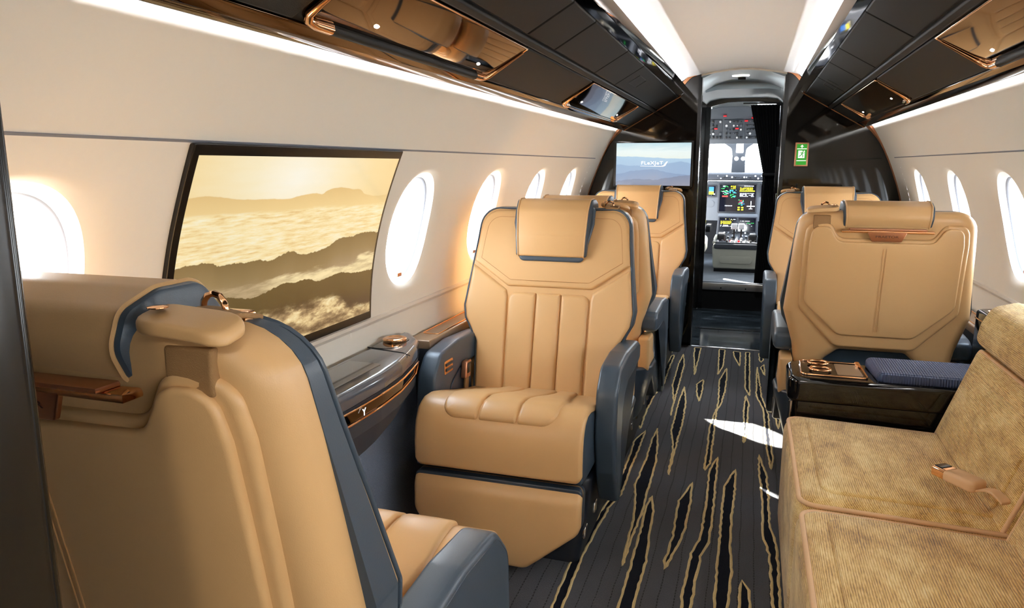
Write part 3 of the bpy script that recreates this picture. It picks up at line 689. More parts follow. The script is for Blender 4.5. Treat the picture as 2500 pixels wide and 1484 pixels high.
# overhead panel
ov = empty('overhead_control_panel', (-.09, 7.35, 1.58)); tag(ov, 'grey overhead control panel with red lights and black knobs above the windshield', 'control panel')
def ovm(u, v, h): return (u, -.10+(v+.135)*-.55*-1*.0 + .0 - h + (.15-v)*-.0 + (v*-.9), v)
def ovm(u, v, h): return (u, -v*.8 - h, v)
pris('panel_board', rpoly([(-.30, -.17, .02), (.27, -.17, .02), (.27, .12, .06), (.12, .155, .05), (-.12, .155, .05), (-.30, .12, .06)], 4), .03, 0, .006, lambda u, v, h: ovm(u, v, h-.03), 'cockpit_grey', ov)
box('panel_mount', (-.2, -.06, .10), (.2, .10, .27), 'cockpit_lining', ov, .01)
for u0, u1 in ((-.27, -.10), (-.085, .085), (.10, .25)):
    pris('switch_panel', rpoly([(u0, -.13, .006), (u1, -.13, .006), (u1, .045, .006), (u0, .045, .006)], 3), .006, 0, .002, ovm, 'cockpit_mid', ov)
    grid_pts = [(u0+.02+i*(u1-u0-.04)/4, -.115+j*.035) for i in range(5) for j in range(5)]
    knobs(ov, [p for p in grid_pts if rm.random() < .85], lambda u, v, h: ovm(u, v, h+.006), [.006, .009, .011], ['knob_black', 'knob_white', 'knob_black', 'cockpit_grey'])
for u, v in ((-.08, .075), (.17, .055), (.19, .03), (.11, .03), (-.16, -.035), (.03, -.035)):
    pris('red_light', rpoly([(u-.015, v-.006, .003), (u+.015, v-.006, .003), (u+.015, v+.006, .003), (u-.015, v+.006, .003)], 2), .02, 0, .002, ovm, 'knob_red', ov)
# instrument panel
ip = empty('instrument_panel', (-.02, 7.9, .85)); tag(ip, 'grey instrument panel with bright flight displays under the glareshield', 'instrument panel')
def ipm(u, v, h): return (u, -h + v*.15, v)
pris('panel_face', rpoly([(-.75, -.20), (.75, -.20), (.75, .20), (-.75, .20)], 1), .04, 0, .004, lambda u, v, h: ipm(u, v, h-.04), 'cockpit_grey', ip)
pris('glareshield', rpoly([(-.80, .205, .01), (.80, .205, .01), (.80, .285, .03), (-.80, .285, .03)], 4), .16, 0, .02, lambda u, v, h: ipm(u, v, h-.08), 'cockpit_dark', ip)
knobs(ip, [(-.21+i*.028+rm.uniform(-.004, .004), .24+rm.choice([-.012, 0, .012])) for i in range(18)], lambda u, v, h: ipm(u, v, h+.08), [.004, .006, .009], ['knob_white', 'knob_white', 'knob_black'])
def screen(root, mp, u0, v0, u1, v1, blocks, nm='display'):
    s = pris(nm, rpoly([(u0-.015, v0-.012, .008), (u1+.015, v0-.012, .008), (u1+.015, v1+.012, .008), (u0-.015, v1+.012, .008)], 3), .010, 0, .003, mp, 'cockpit_dark', root)
    pris('screen_glass', [(u0, v0), (u1, v0), (u1, v1), (u0, v1)], .011, 0, 0, mp, 'screen_dark', s)
    for a, b, c, d, m in blocks:
        U0, U1 = u0+(u1-u0)*a, u0+(u1-u0)*c; V0, V1 = v0+(v1-v0)*b, v0+(v1-v0)*d
        pris('readout', [(U0, V0), (U1, V0), (U1, V1), (U0, V1)], .0122, 0, 0, mp, 'screen_'+m, s)
def speck(a, b, c, d, n, ms):
    out = []
    for _ in range(n):
        x = rm.uniform(a, c-.05); y = rm.uniform(b, d-.03); out.append((x, y, x+rm.uniform(.02, .06), y+rm.uniform(.015, .03), rm.choice(ms)))
    return out
def rows(a, b, c, d, n, m, fill=.75):
    out = []
    for k in range(n):
        y = b+(d-b)*k/n; x = a
        while x < c-.015:
            wd = rm.uniform(.02, .06)
            if rm.random() < fill: out.append((x, y, min(c, x+wd), y+(d-b)/n*.62, m))
            x += wd+.012
    return out
blk = rows(.56, .80, .92, .91, 4, 'sy', .9) + [(.55, .745, .97, .785, 'sy')] + rows(.56, .56, .95, .70, 4, 'sw') + rows(.55, .935, .95, .985, 1, 'sw') + rows(.16, .20, .36, .25, 1, 'sw', 1) + rows(.30, .84, .44, .97, 4, 'sy', .9) + rows(.27, .68, .46, .82, 4, 'sc', .8) + [
    (.07, .54, .23, .59, 'sr'), (.52, .05, .58, .10, 'sy'), (.62, .05, .68, .10, 'sy'), (.52, .13, .58, .18, 'sy'), (.62, .13, .68, .18, 'sy'), (.87, .10, .893, .40, 'sw'), (.77, .19, .99, .225, 'sw'), (.83, .10, .93, .125, 'sw')] + speck(.02, .60, .26, .97, 26, ['sg', 'sc', 'sg', 'sw']) + speck(.27, .5, .5, .66, 9, ['sg', 'sc']) + speck(.52, .2, .74, .46, 16, ['sg', 'sw', 'sb', 'sc', 'sr'])
screen(ip, ipm, -.185, -.105, .165, .165, blk)
screen(ip, ipm, -.31, .05, -.23, .15, [(.2, .45, .8, .9, 'sb'), (.2, .15, .8, .45, 'sy'), (.8, .1, .95, .25, 'sw')] + speck(.1, .0, .9, .3, 4, ['sw', 'sg']))
lathe('dial', [(.035, 0), (.035, .012), (.02, .018), (.02, .03)], (-.27, -.012, -.03), 'cockpit_grey', ip, 20, 'Y')
screen(ip, ipm, .215, .06, .30, .16, speck(.1, .1, .9, .9, 8, ['sw', 'sg']))
pris('red_light', rpoly([(.225, -.10, .004), (.25, -.10, .004), (.25, -.085, .004), (.225, -.085, .004)], 2), .012, 0, .002, ipm, 'knob_red', ip)
# pedestal
pd = empty('centre_pedestal', (-.005, 7.1, .23)); tag(pd, 'beige centre pedestal with throttle levers, knobs and sloping screens', 'control pedestal')
pris('pedestal_body', rpoly([(-.20, .0, .02), (.195, .0, .02), (.205, .215, .02), (-.215, .215, .02)], 4), .70, .015, 0, lambda u, v, h: (u, h, v+.03+(.42 if False else 0)), 'cockpit_beige', pd)
pris('kick_recess', rpoly([(-.14, .05, .03), (.14, .05, .03), (.15, .12, .03), (-.15, .12, .03)], 4), .006, 0, .003, lambda u, v, h: (u, -.001-h, v+.03), 'cockpit_beige', pd)
box('plinth', (-.19, .01, 0), (.18, .5, .035), 'black_matte', pd, 0)
pris('edge_pad', rpoly([(-.20, .215, .02), (.19, .215, .02), (.19, .262, .02), (-.20, .262, .02)], 4), .05, .01, .01, lambda u, v, h: (u, h-.012, v+.0), 'cockpit_dark', pd)
def pdm(u, v, h):   # v runs forward along the top
    return (u, .02+v*.80, .262+v*.03+h)
pris('top_board', rpoly([(-.205, 0, .01), (.195, 0, .01), (.19, .72, .01), (-.20, .72, .01)], 3), .012, 0, .003, pdm, 'cockpit_dark', pd)
for s in (-1, 1): pris('side_rail', rpoly([(s*.20-.012, -.02), (s*.20+.012, -.02), (s*.20+.012, .62), (s*.20-.012, .62)][::1], 1), .022, 0, .006, pdm, 'cockpit_beige', pd)
def scm(u, v, h): return (u, .60+v*.28-h, .238+v)
pris('screen_board', rpoly([(-.21, 0, .01), (.19, 0, .01), (.18, .26, .01), (-.20, .26, .01)], 3), .012, 0, .003, lambda u, v, h: scm(u, v, h-.012), 'cockpit_grey', pd)
screen(pd, scm, -.185, .09, -.02, .225, rows(.08, .52, .72, .78, 3, 'sy', .9) + rows(.08, .34, .95, .48, 2, 'sw') + rows(.3, .85, .95, .92, 1, 'sw') + speck(.1, .75, .9, .95, 4, ['sy', 'sw']))
screen(pd, scm, .0, .09, .165, .225, rows(.1, .74, .7, .80, 1, 'sw') + rows(.5, .6, .9, .66, 1, 'sg') + speck(.3, .2, .9, .6, 8, ['sw', 'sw']))
knobs(pd, [(-.17+i*.04, .02+j*.028) for i in range(9) for j in range(3) if rm.random() < .8], lambda u, v, h: scm(u, v, h), [.006, .009], ['knob_white', 'knob_black', 'cockpit_grey'])
knobs(pd, [(-.17+i*.042, .04+j*.06) for i in range(9) for j in range(10) if rm.random() < .75], lambda u, v, h: pdm(u, v, h+.012), [.007, .010, .012], ['knob_white', 'knob_black', 'cockpit_grey'])
for u in (-.03, .035):
    lv = box('throttle_lever', (u-.008, .30, .26), (u+.008, .325, .40), 'knob_black', pd, .003); pris('lever_grip', rpoly([(u-.028, 0, .006), (u+.028, 0, .006), (u+.028, .055, .006), (u-.028, .055, .006)], 3), .04, .008, .008, lambda a, b, h: (a, .28+h, .375+b), 'knob_white', pd)
for u in (-.14, .14):
    pris('trackball_rest', rpoly([(u-.04, .14, .02), (u+.04, .14, .02), (u+.04, .27, .02), (u-.04, .27, .02)], 4), .075, 0, .02, pdm, 'knob_black', pd)
    pris('rest_button', rpoly([(u-.025, .15, .006), (u+.025, .15, .006), (u+.025, .18, .006), (u-.025, .18, .006)], 3), .085, 0, .004, pdm, 'knob_white', pd)
for u in (-.05, .02): pris('red_light', [(u-.01, .06), (u+.012, .06), (u+.012, .08), (u-.01, .08)], .026, 0, .002, pdm, 'knob_red', pd)
# crew seats
def crew(x, lab):
    r = empty('crew_seat', (x, 7.25, .23)); tag(r, lab, 'crew seat', 'crew seats')
    prof = [(-.21, .22, .05), (.21, .22, .05), (.20, .80, .10), (-.20, .80, .10)]
    pris('seat_shell', rpoly(prof, 6), .06, .02, .0, lambda u, v, h: (u, -.10+(.8-v)*.10+h, v), 'cockpit_grey', r)
    pris('sheepskin_back', rpoly(prof, 6), .10, 0, .04, lambda u, v, h: (u, -.04+(.8-v)*.10+h, v), 'sheepskin', r)
    pris('sheepskin_cushion', rpoly([(-.22, -.05, .06), (.22, -.05, .06), (.22, .42, .08), (-.22, .42, .08)], 5), .14, .02, .05, lambda u, v, h: (u, v, .16+h), 'sheepskin', r)
    box('seat_pedestal', (-.15, .02, 0), (.15, .32, .18), 'black_matte', r, .01)
    for s in (-1, 1): pris('arm', rpoly([(-.10, .36, .02), (.30, .36, .02), (.30, .42, .02), (-.10, .42, .02)], 4), .05, .01, .01, lambda u, v, h: (s*.235-.025+h, u, v), 'black_matte', r)
crew(-.505, 'sheepskin covered crew seat seen past the door post on the screen side'); crew(.495, 'sheepskin covered crew seat mostly hidden behind the black curtain')
# curtain
def curtain():
    r = empty('curtain', (.20, YE-.10, .25)); tag(r, 'black pleated curtain gathered with a tie beside the flight deck doorway', 'curtain')
    V = []; Fc = []; nz, nu = 40, 60
    for i in range(nz+1):
        z = i/nz*1.43; t = z/1.43; cinch = .62
        if t > cinch: q = (t-cinch)/(1-cinch); xl = .185-.125*q**1.0; xr = .29-.01*q
        else: q = (cinch-t)/cinch; xl = .185-.02*q; xr = .292
        for j in range(nu+1):
            u = j/nu; a = .016*math.sin(u*2*math.pi*9)*(.7+.3*t)
            V.append((xl+(xr-xl)*u-.20, a, z))
    for i in range(nz):
        for j in range(nu): k = i*(nu+1)+j; Fc.append((k, k+1, k+nu+2, k+nu+1))
    c = mobj('curtain_cloth', V, Fc, 'curtain_black', r, angle=80)
    md = c.modifiers.new('thick', 'SOLIDIFY'); md.thickness = .003
    tube('tie_band', [(-.022+.11*k/8, -.024-.006*math.sin(k/8*math.pi), .885) for k in range(9)], .014, 'curtain_black', r)
    tube('curtain_rail', [(-.20, .0, 1.445), (.09, .0, 1.44)], .006, 'black_frame', r)
curtain()
# wall phone and buckles at the doorway (small rose gold stowage)
hk = box('belt_stowage', (.262, 5.35, .80), (.298, 5.47, 1.02), 'black_frame', None, .006); tag(hk, 'black crew belt stowage with red tag inside the doorway', 'stowage')
box('red_tag', (.256, 5.36, .62), (.264, 5.42, .74), 'knob_red', hk, .002)

# ------------------------------------------------------------------ forward screen and exit sign
ft = empty('bulkhead_screen', (-.527, YB-.03, 1.215)); tag(ft, 'flat bulkhead screen showing white lettering over blue hills', 'screen')
pris('screen_frame', rpoly([(-.262, -.15, .006), (-.257, -.15, .006), (.257, -.15, .006), (.257, .15, .006), (-.257, .15, .006), (-.262, .15, .006)], 3), .026, .003, .003, lambda u, v, h: (u, .014-h, v), 'black_frame', ft)
mobj('screen_picture', [(-.243, -.0125, -.138), (.243, -.0125, -.138), (.243, -.0125, .138), (-.243, -.0125, .138)], [(0, 1, 2, 3)], 'hills_picture', ft, smooth=False, uvs=[(0, 0), (1, 0), (1, 1), (0, 1)])
lg = text('logo_lettering', 'FLeXJeT', .036, lambda x, y, z: (x*1.08-.006, -.0135-z, y*.86+.008), 'white_print', ft, spacing=1.08)
pris('logo_underline', [(-.082, -.0105), (.054, -.0105), (.068, -.007), (.088, .018), (.096, .018), (.080, -.010), (.066, -.0145), (-.082, -.012)][::-1], .001, 0, 0, lambda u, v, h: (u, -.0135-h, v), 'white_print', ft)
ex = empty('exit_sign', (.385, YB-.012, 1.275)); tag(ex, 'green exit sign with running man and arrow in bronze frame', 'sign')
pris('sign_frame', rpoly([(-.040, -.074, .004), (.040, -.074, .004), (.040, .074, .004), (-.040, .074, .004)], 3), .014, 0, .003, lambda u, v, h: (u, .008-h, v), 'bronze', ex)
pris('sign_face', [(-.030, -.064), (.030, -.064), (.030, .064), (-.030, .064)], .015, 0, 0, lambda u, v, h: (u, .008-h, v), 'sign_green', ex)
sm = lambda u, v, h: (u, -.0070-h, v)
for nm, P in dict(sign_bar=[(-.028, .032), (.028, .032), (.028, .037), (-.028, .037)], sign_bar2=[(-.028, -.040), (.028, -.040), (.028, -.035), (-.028, -.035)], arrow=[(-.011, .048), (.011, .048), (0, .060)], arrow_shaft=[(-.003, .0395), (.003, .0395), (.003, .0485), (-.003, .0485)],
                  door_panel=[(-.020, -.022), (.018, -.022), (.018, .024), (-.020, .024)]).items():
    pris('sign_bar' if nm.startswith('sign_bar') else nm, P, .0006, 0, 0, sm, 'sign_white', ex)
sm2 = lambda u, v, h: (u, -.0077-h, v)
def stroke(P, wd):
    L = []; R_ = []
    for k, p in enumerate(P):
        a = Vector(P[max(0, k-1)]); b = Vector(P[min(len(P)-1, k+1)]); t = (b-a).normalized(); nn = Vector((-t.y, t.x))*wd
        L.append((p[0]+nn.x, p[1]+nn.y)); R_.append((p[0]-nn.x, p[1]-nn.y))
    return L + R_[::-1]
for P, wd in (([(.006, .014), (.000, .001)], .0042), ([(.005, .013), (.012, .008), (.017, .012)], .0016), ([(.004, .013), (-.006, .013), (-.010, .006)], .0016), ([(.001, .001), (.008, -.006), (.007, -.018)], .0022), ([(-.001, .001), (-.006, -.008), (-.016, -.011)], .0022)):
    pris('running_man', stroke(P, wd), .0005, 0, 0, sm2, 'sign_green', ex)
pris('man_head', [(.008+.0042*math.cos(a), .0205+.0042*math.sin(a)) for a in [k*math.pi/5 for k in range(10)]], .0005, 0, 0, sm2, 'sign_green', ex)

# ------------------------------------------------------------------ wall screen
TY0, TY1, TZ0, TZ1 = 1.130, 1.984, .748, 1.250
tvr = empty('wall_screen', (-.95, (TY0+TY1)/2, 1.0)); tag(tvr, 'large curved wall screen showing golden clouds and mountain ridges at sunset', 'screen')
def tvgrid(nm, y0, y1, z0, z1, off, m, uv=True):
    V = []; U = []; Fc = []; ny, nz = 2, 24
    for i in range(nz+1):
        z = z0+(z1-z0)*i/nz
        for j in range(ny+1):
            y = y0+(y1-y0)*j/ny; V.append((-(wx(z)-off)+.95, y-(TY0+TY1)/2, z-1.0)); U.append((j/ny, i/nz))
    for i in range(nz):
        for j in range(ny): k = i*(ny+1)+j; Fc.append((k, k+1, k+ny+2, k+ny+1))
    return mobj(nm, V, Fc, m, tvr, angle=80, uvs=U)
def tvmp(u, v, h): return (-(wx(v)-h)+.95, u-(TY0+TY1)/2, v-1.0)
pris('screen_frame', rpoly([(TY0, TZ0, .004), (TY1, TZ0, .004), (TY1, TZ1, .004), (TY0, TZ1, .004)], 2), .012, 0, .003, tvmp, 'wood_gloss', tvr, grid=(.5, .025))
tvgrid('screen_picture', TY0+.017, TY1-.013, TZ0+.024, TZ1-.022, .0125, 'sunset_picture')

# ------------------------------------------------------------------ seats
def yf(z): return (z-.40)*.27 + .012*math.sin(max(0, min(1, (z-.4)/.65))*math.pi)*-1
LEAN0 = .40
def TC(z): return .022 + max(0, 1.06-z)*.11
def back_front(u, v, h): return (u, yf(v) - h - .020*(min(1.2, abs(u)/.28))**2.6, v)
def back_rear(u, v, h): return (u, yf(v) + TC(v) + h - .020*(min(1.2, abs(u)/.28))**2.6, v)
OUT = sym([(.215, .345, .03), (.258, .40, .03), (.262, .575, .03), (.306, .655, .03), (.313, .70, .03), (.298, .82), (.285, .93), (.274, 1.052, .075)])
def seat(h_):
    """aircraft seat facing -Y, origin on the floor under the foot of the backrest; h_ = aisle side"""
    r = empty('cabin_seat')
    O = rpoly(OUT, 7)
    bk = pris('backrest', inset(O, -.004), 1.0, .0, .1, lambda u, v, h: (u, yf(v)+TC(v)*(1-h) - .020*(min(1.2, abs(u)/.28))**2.6, v), 'navy_leather', r, grid=(.08, .05))
    pris('back_cover', O, .010, 0, .006, back_front, 'tan_leather', bk, grid=(.05, .04))
    pn = lambda nm, P, cr=.004, t=.013, m='tan_leather': pris(nm, P, t, 0, .011, lambda u, v, h: back_front(u, v, h+.006), m, bk, grid=(.03, .03), crown=cr, seg=5)
    pn('yoke_panel', rpoly([(-.157, .772, .02), (.157, .772, .02), (.289, .862), (.281, .93), (.268, 1.046, .07), (-.268, 1.046, .07), (-.281, .93), (-.289, .862)], 7), .003)
    for s in (-1, 1):
        P = rpoly([(s*.150, .350), (s*.212, .350, .02), (s*.254, .40, .02), (s*.258, .577, .03), (s*.302, .657, .03), (s*.309, .70, .03), (s*.292, .850), (s*.161, .760, .01), (s*.154, .735, .02)], 6)
        pn('side_bolster', P if s > 0 else P[::-1], .006)
    pn('centre_pad', rpoly([(-.146, .345), (-.048, .345), (-.048, .752, .006), (-.150, .752, .028)], 6), .006, .016)
    pn('centre_pad', rpoly([(-.0455, .345), (.0455, .345), (.0455, .752, .006), (-.0455, .752, .006)], 6), .006, .016)
    pn('centre_pad', rpoly([(.048, .345), (.146, .345), (.150, .752, .028), (.048, .752, .006)], 6), .006, .016)
    Y = rpoly([(-.148, .797, .02), (.148, .797, .02), (.263, .872), (.256, .935), (.244, 1.022, .05), (-.244, 1.022, .05), (-.256, .935), (-.263, .872)], 7)
    tube('stitching', [back_front(u, v, .0195) for u, v in Y], .0011, 'tan_stitch', bk, n=5, closed=True)
    tube('piping', [back_front(u, v, .006) for u, v in O], .0042, 'navy_leather', bk, n=6, closed=True)
    # rear shell
    S = rpoly(sym([(.185, .40, .02), (.246, .40, .02), (.270, .56, .02), (.306, .68, .02), (.297, .80), (.288, .93), (.276, 1.056, .08)])[:7] + [(-.276, 1.056, .08), (-.288, .93), (-.297, .80), (-.306, .68, .02), (-.270, .56, .02), (-.246, .40, .02), (-.185, .40, .02), (-.155, .505, .03), (-.11, .545, .03), (.11, .545, .03), (.155, .505, .03)], 6)
    sh = pris('back_shell', S, .060, 0, .034, back_rear, 'tan_leather', r, grid=(.05, .05), seg=6)
    OC = lambda d: rpoly([(-.122-d*.4, .608-d*2.6, .04), (.122+d*.4, .608-d*2.6, .04), (.242+d, .722-d*1.2, .045), (.240+d, .945, .02), (.232+d, 1.002+d*.6, .035), (.178-d*.2, 1.002+d*.6, .03), (.148-d*.2, .950+d*.7, .03), (-.148+d*.2, .950+d*.7, .03), (-.178+d*.2, 1.002+d*.6, .03), (-.232-d, 1.002+d*.6, .035), (-.240-d, .945, .02), (-.242-d, .722-d*1.2, .045)], 6)
    pris('shell_surround', OC(.018), .014, 0, .010, lambda u, v, h: back_rear(u, v, h+.056), 'tan_leather', sh, grid=(.05, .05))
    pris('shell_panel', OC(0), .012, 0, .007, lambda u, v, h: back_rear(u, v, h+.068), 'tan_leather', sh, grid=(.05, .05), crown=.004)
    for x in (-.0045, .0045): tube('seam_stitching', [back_rear(x, v, .0825+.004*(1-((v-.79)/.22)**2)) for v in np.linspace(.63, .930, 12)], .0008, 'tan_stitch', sh, n=5)
    # headrest: padded flap folded over the top
    hy = yf(1.0)
    H = rpoly([(-.052, .884, .01), (-.030, .884, .01), (-.020, 1.0, .01), (.035, 1.018, .01), (.062, .996, .01), (.088, .998, .014), (.100, 1.035, .03), (.080, 1.072, .03), (.03, 1.088, .05), (-.03, 1.088, .03), (-.058, 1.05, .03), (-.062, .96, .03)], 6)
    def hm(u, v, h): return ((h-.126)*(1+(v-.985)*.42), hy+u+(v-1.0)*.20-.002, v)
    hd = pris('headrest', H, .252, .004, .004, hm, 'tan_leather', r, seg=4)
    for s in (-1, 1):
        pris('headrest_cheek', inset(H, .001), .012, .004, .006, lambda u, v, h: ((s*(.124+h))*(1+(v-.985)*.42), hy+u+(v-1.0)*.20-.002, v), 'navy_leather', hd, seg=2)
        tube('cheek_piping', [((s*.1265)*(1+(v-.985)*.42), hy+u+(v-1.0)*.20-.002, v) for u, v in H], .0028, 'tan_stitch' if False else 'tan_leather', hd, n=5, closed=True)
    pris('headrest_backing', rpoly([(-.118, .866, .022), (.118, .866, .022), (.150, 1.0, .01), (.150, 1.062, .02), (-.150, 1.062, .02), (-.150, 1.0, .01)], 6), .026, 0, .008, lambda u, v, h: back_front(u, v, h+.004), 'navy_leather', hd, grid=(.1, .04))
    # rose gold rail and name plate under the headrest, at the back
    zr = .986; ry = yf(zr)+TC(zr)+.060
    rail = box('headrest_rail', (-.142, ry-.02, zr-.003), (.142, ry+.022, zr+.007), 'rose_gold', r, .003)
    box('mesh_strip', (-.118, ry-.01, zr+.007), (.118, ry+.030, zr+.013), 'bronze', rail, .002)
    pris('name_plate', rpoly([(-.046, -.032, .006), (.046, -.032, .006), (.062, .002), (-.062, .002)], 3), .006, 0, .002, lambda u, v, h: (u, ry+.016+h+v*.15, zr+v), 'bronze', rail)
    text('plate_lettering', 'PRAETOR', .011, lambda x, y, z: (-x*1.5, ry+.0225+z+(y-.015)*.15, zr+y-.015), 'dark_print', rail, .0003)
    # shoulder belt on the aisle side of the top
    bx = h_*.205
    fy = yf(1.05)
    st_ = pris('belt_guide', rpoly([(-.052, -.030, .02), (.052, -.030, .02), (.052, .030, .02), (-.052, .030, .02)], 5), .014, .004, .006, lambda u, v, h: (bx+u, fy+.064+v*.8, 1.055+h-.16*v-.06*h_*u-3.5*max(0, h_*u-.015)**2), 'tan_leather', r, grid=(.012, .05))
    pris('shoulder_strap', rpoly([(-.024, -.06, .006), (.024, -.06, .006), (.024, .05, .006), (-.024, .05, .006)], 3), .006, .002, .002, lambda u, v, h: (bx+u*1.0, fy+.03+v*.8, 1.052+h+.010*math.cos(v*26)-.10*h_*u), 'webbing', st_, grid=(.05, .02))
    tube('belt_ring', [(bx-.012*h_+.014*math.cos(a), fy+.015, 1.066+.016*math.sin(a)) for a in [k*math.pi/6 for k in range(12)]], .0035, 'rose_gold', st_, n=6, closed=True)
    box('buckle', (bx-.022, fy-.005, 1.052), (bx+.022, fy+.012, 1.064), 'rose_gold', st_, .003)
    lathe('guide_eyelet', [(.004, 0), (.010, .002), (.010, .003), (.005, .004)], (bx-.035*h_, fy+.066, 1.0735), 'rose_gold', st_, 14)
    pris('belt_webbing', rpoly([(-.028, -.024, .004), (.028, -.024, .004), (.028, .024, .004), (-.028, .024, .004)], 3), .012, 0, .004, lambda u, v, h: (bx+u, yf(1.02)+TC(1.02)+.048+h-.004, 1.016+v), 'webbing', st_)
    # cushion: side profile swept, then pads along it
    SP = [(.02, .385), (-.10, .408), (-.22, .437), (-.33, .468), (-.41, .487), (-.46, .488), (-.495, .470), (-.514, .435), (-.522, .38), (-.520, .306)]
    A = np.array(SP); sl = np.concatenate([[0], np.cumsum(np.hypot(*np.diff(A, axis=0).T))]); ST = sl[-1]
    def cm(u, s, h):
        s = min(max(s, 0), ST); y = np.interp(s, sl, A[:, 0]); z = np.interp(s, sl, A[:, 1])
        e_ = .02; y1, z1 = np.interp(min(s+e_, ST), sl, A[:, 0]), np.interp(min(s+e_, ST), sl, A[:, 1]); y0, z0 = np.interp(max(s-e_, 0), sl, A[:, 0]), np.interp(max(s-e_, 0), sl, A[:, 1])
        t = math.hypot(y1-y0, z1-z0); ny, nz = (z1-z0)/t, -(y1-y0)/t
        return (u, y+ny*h, z+nz*h)
    wq = .262
    cush = pris('seat_cushion', rpoly([(SP[0][0], SP[0][1]-.09), (SP[0][0], SP[0][1])] + [(a, b) for a, b in SP[1:]] + [(-.505, .303, .01)], 3), wq*2, .006, .006, lambda u, v, h: (-wq+h, u+.002, v-.004), 'navy_leather', r)
    pris('cushion_cover', rpoly([(-wq, 0), (wq, 0), (wq, ST-.02, .02), (wq-.012, ST, .02), (-wq+.012, ST, .02), (-wq, ST-.02, .02)], 4), .016, 0, .012, cm, 'tan_leather', cush, grid=(.06, .02), seg=4)
    sa, sb = .0, .548
    cmh = lambda u, s, h: cm(u, s, h+.011)
    for u0, u1 in ((-.180, -.062), (-.059, .059), (.062, .180)):
        o0 = u0 == -.180; o1 = u1 == .180
        P = [(u0*(.72 if o0 else 1), sa), (u1*(.72 if o1 else 1), sa), (u1*(.80 if o1 else 1), .20), (u1, .37), (u1, sb, .045 if o1 else .008), (u0, sb, .045 if o0 else .008), (u0, .37), (u0*(.80 if o0 else 1), .20)]
        pris('cushion_pad', rpoly(P, 6), .013, 0, .011, cmh, 'tan_leather', cush, grid=(.04, .02), crown=.005, seg=5)
    # leg rest
    LR = rpoly([(-.10, .028, .05), (.10, .028, .05), (.262, .160, .05), (.264, .286, .02), (-.264, .286, .02), (-.262, .160, .05)], 6)
    lr = pris('leg_rest', LR, .045, .004, .004, lambda u, v, h: (u, -.490-h+.010+(.27-v)*-.06, v), 'navy_shell', r, grid=(.2, .05))
    pris('leg_rest_cover', LR, .022, 0, .014, lambda u, v, h: (u, -.522-h+(.27-v)*-.06 + .03*max(0, (v-.236)/.05)**2, v), 'tan_leather', lr, grid=(.10, .012), crown=.004, seg=4)
    box('front_recess', (-.245, -.47, .265), (.245, -.30, .33), 'black_matte', r, 0)
    # pedestal, shell and floor lights
    ped = pris('pedestal', rpoly([(-.238, -.43, .03), (.238, -.43, .03), (.238, .28, .06), (-.238, .28, .06)], 4), .26, .004, .02, lambda u, v, h: (u*(.98+.1*(h/.26)), v*(1.0 if v > 0 else 1-.14*(h/.26)), h), 'dark_shell', r)
    for s in (-1, 1):
        for yy, zz in ((-.375, .085), (-.235, .105), (.02, .12), (.17, .12)):
            pris('floor_light', rpoly([(-.018, -.018, .006), (.018, -.018, .006), (.018, .018, .006), (-.018, .018, .006)], 3), .008, 0, .003, lambda u, v, h: (s*(.238*(.98+.1*zz/.26)+h-.002), yy+u*.9+v*.3, zz+v), 'chrome', ped)
    pris('base_shell', rpoly([(-.290, -.26, .05), (.290, -.26, .05), (.295, -.06, .1), (.325, .02, .08), (.318, .15, .10), (.20, .245, .10), (-.20, .245, .10), (-.318, .15, .10), (-.325, .02, .08), (-.295, -.06, .1)], 6), .25, .02, .012, lambda u, v, h: (u*(.80+.20*min(1, h/.16)), v*(.86+.14*min(1, h/.16)), .13+h), 'navy_shell', r, seg=4)
    for s in (-1, 1):
        arm = empty('armrest', (0, 0, 0), 0, r)
        AR = rpoly([(-.285, .150, .02), (-.345, .27, .05), (-.372, .40, .08), (-.362, .535, .06), (-.30, .600, .06), (-.15, .613, .1), (.075, .600, .02), (.118, .585, .02), (.118, .525, .02), (.05, .513, .03), (-.14, .510, .06), (-.232, .470, .06), (-.250, .36, .06), (-.235, .150, .02)][::-1], 5)
        ax = lambda u, v, h: (s*(.264+h), u, v)
        pris('arm_pad', AR, .066, .010, .014, ax, 'navy_leather', arm, seg=4)
        tube('arm_stitching', [(s*(.3305-.0008), u, v) for u, v in inset(AR, .012)], .0009, 'navy_shell', arm, n=4, closed=True)
        SPN = rpoly([(-.236, .17, .03), (-.10, .17, .05), (.035, .30, .06), (.035, .36, .03), (-.03, .40, .04), (-.05, .505, .02), (-.14, .507, .05), (-.228, .468, .05), (-.246, .36, .05)], 5)
        pris('arm_side_panel', SPN, .046, .004, .012, ax, 'navy_shell', arm, seg=3)
        box('arm_slit', (s*.309-.003, -.115, .195), (s*.309+.003, -.105, .265), 'chrome', arm, .002)
        pris('rear_side_shell', rpoly([(-.025, .355, .02), (.165, .355, .03), (.175, .505, .01), (.02, .505, .03), (.02, .43, .03), (-.02, .40, .02)], 5), .044, .004, .012, ax, 'tan_leather', arm, seg=3)
        if s == -h_:
            ctl = pris('control_panel', rpoly([(-.285, .520, .005), (-.215, .520, .005), (-.215, .565, .005), (-.285, .565, .005)], 3), .005, 0, .002, lambda u, v, h: (s*(.266-h), u, v), 'rose_gold', arm)
            for vv in (.534, .552): box('control_button', (s*.2595-.002, -.278, vv-.005), (s*.2595+.002, -.222, vv+.005), 'navy_shell', arm, .002)
            bb = pris('seat_buckle', rpoly([(-.022, -.03, .006), (.022, -.03, .006), (.022, .03, .006), (-.022, .03, .006)], 3), .022, .004, .004, lambda u, v, h: (s*(.262-h), -.12+u+v*.2, .500+v), 'bronze', arm)
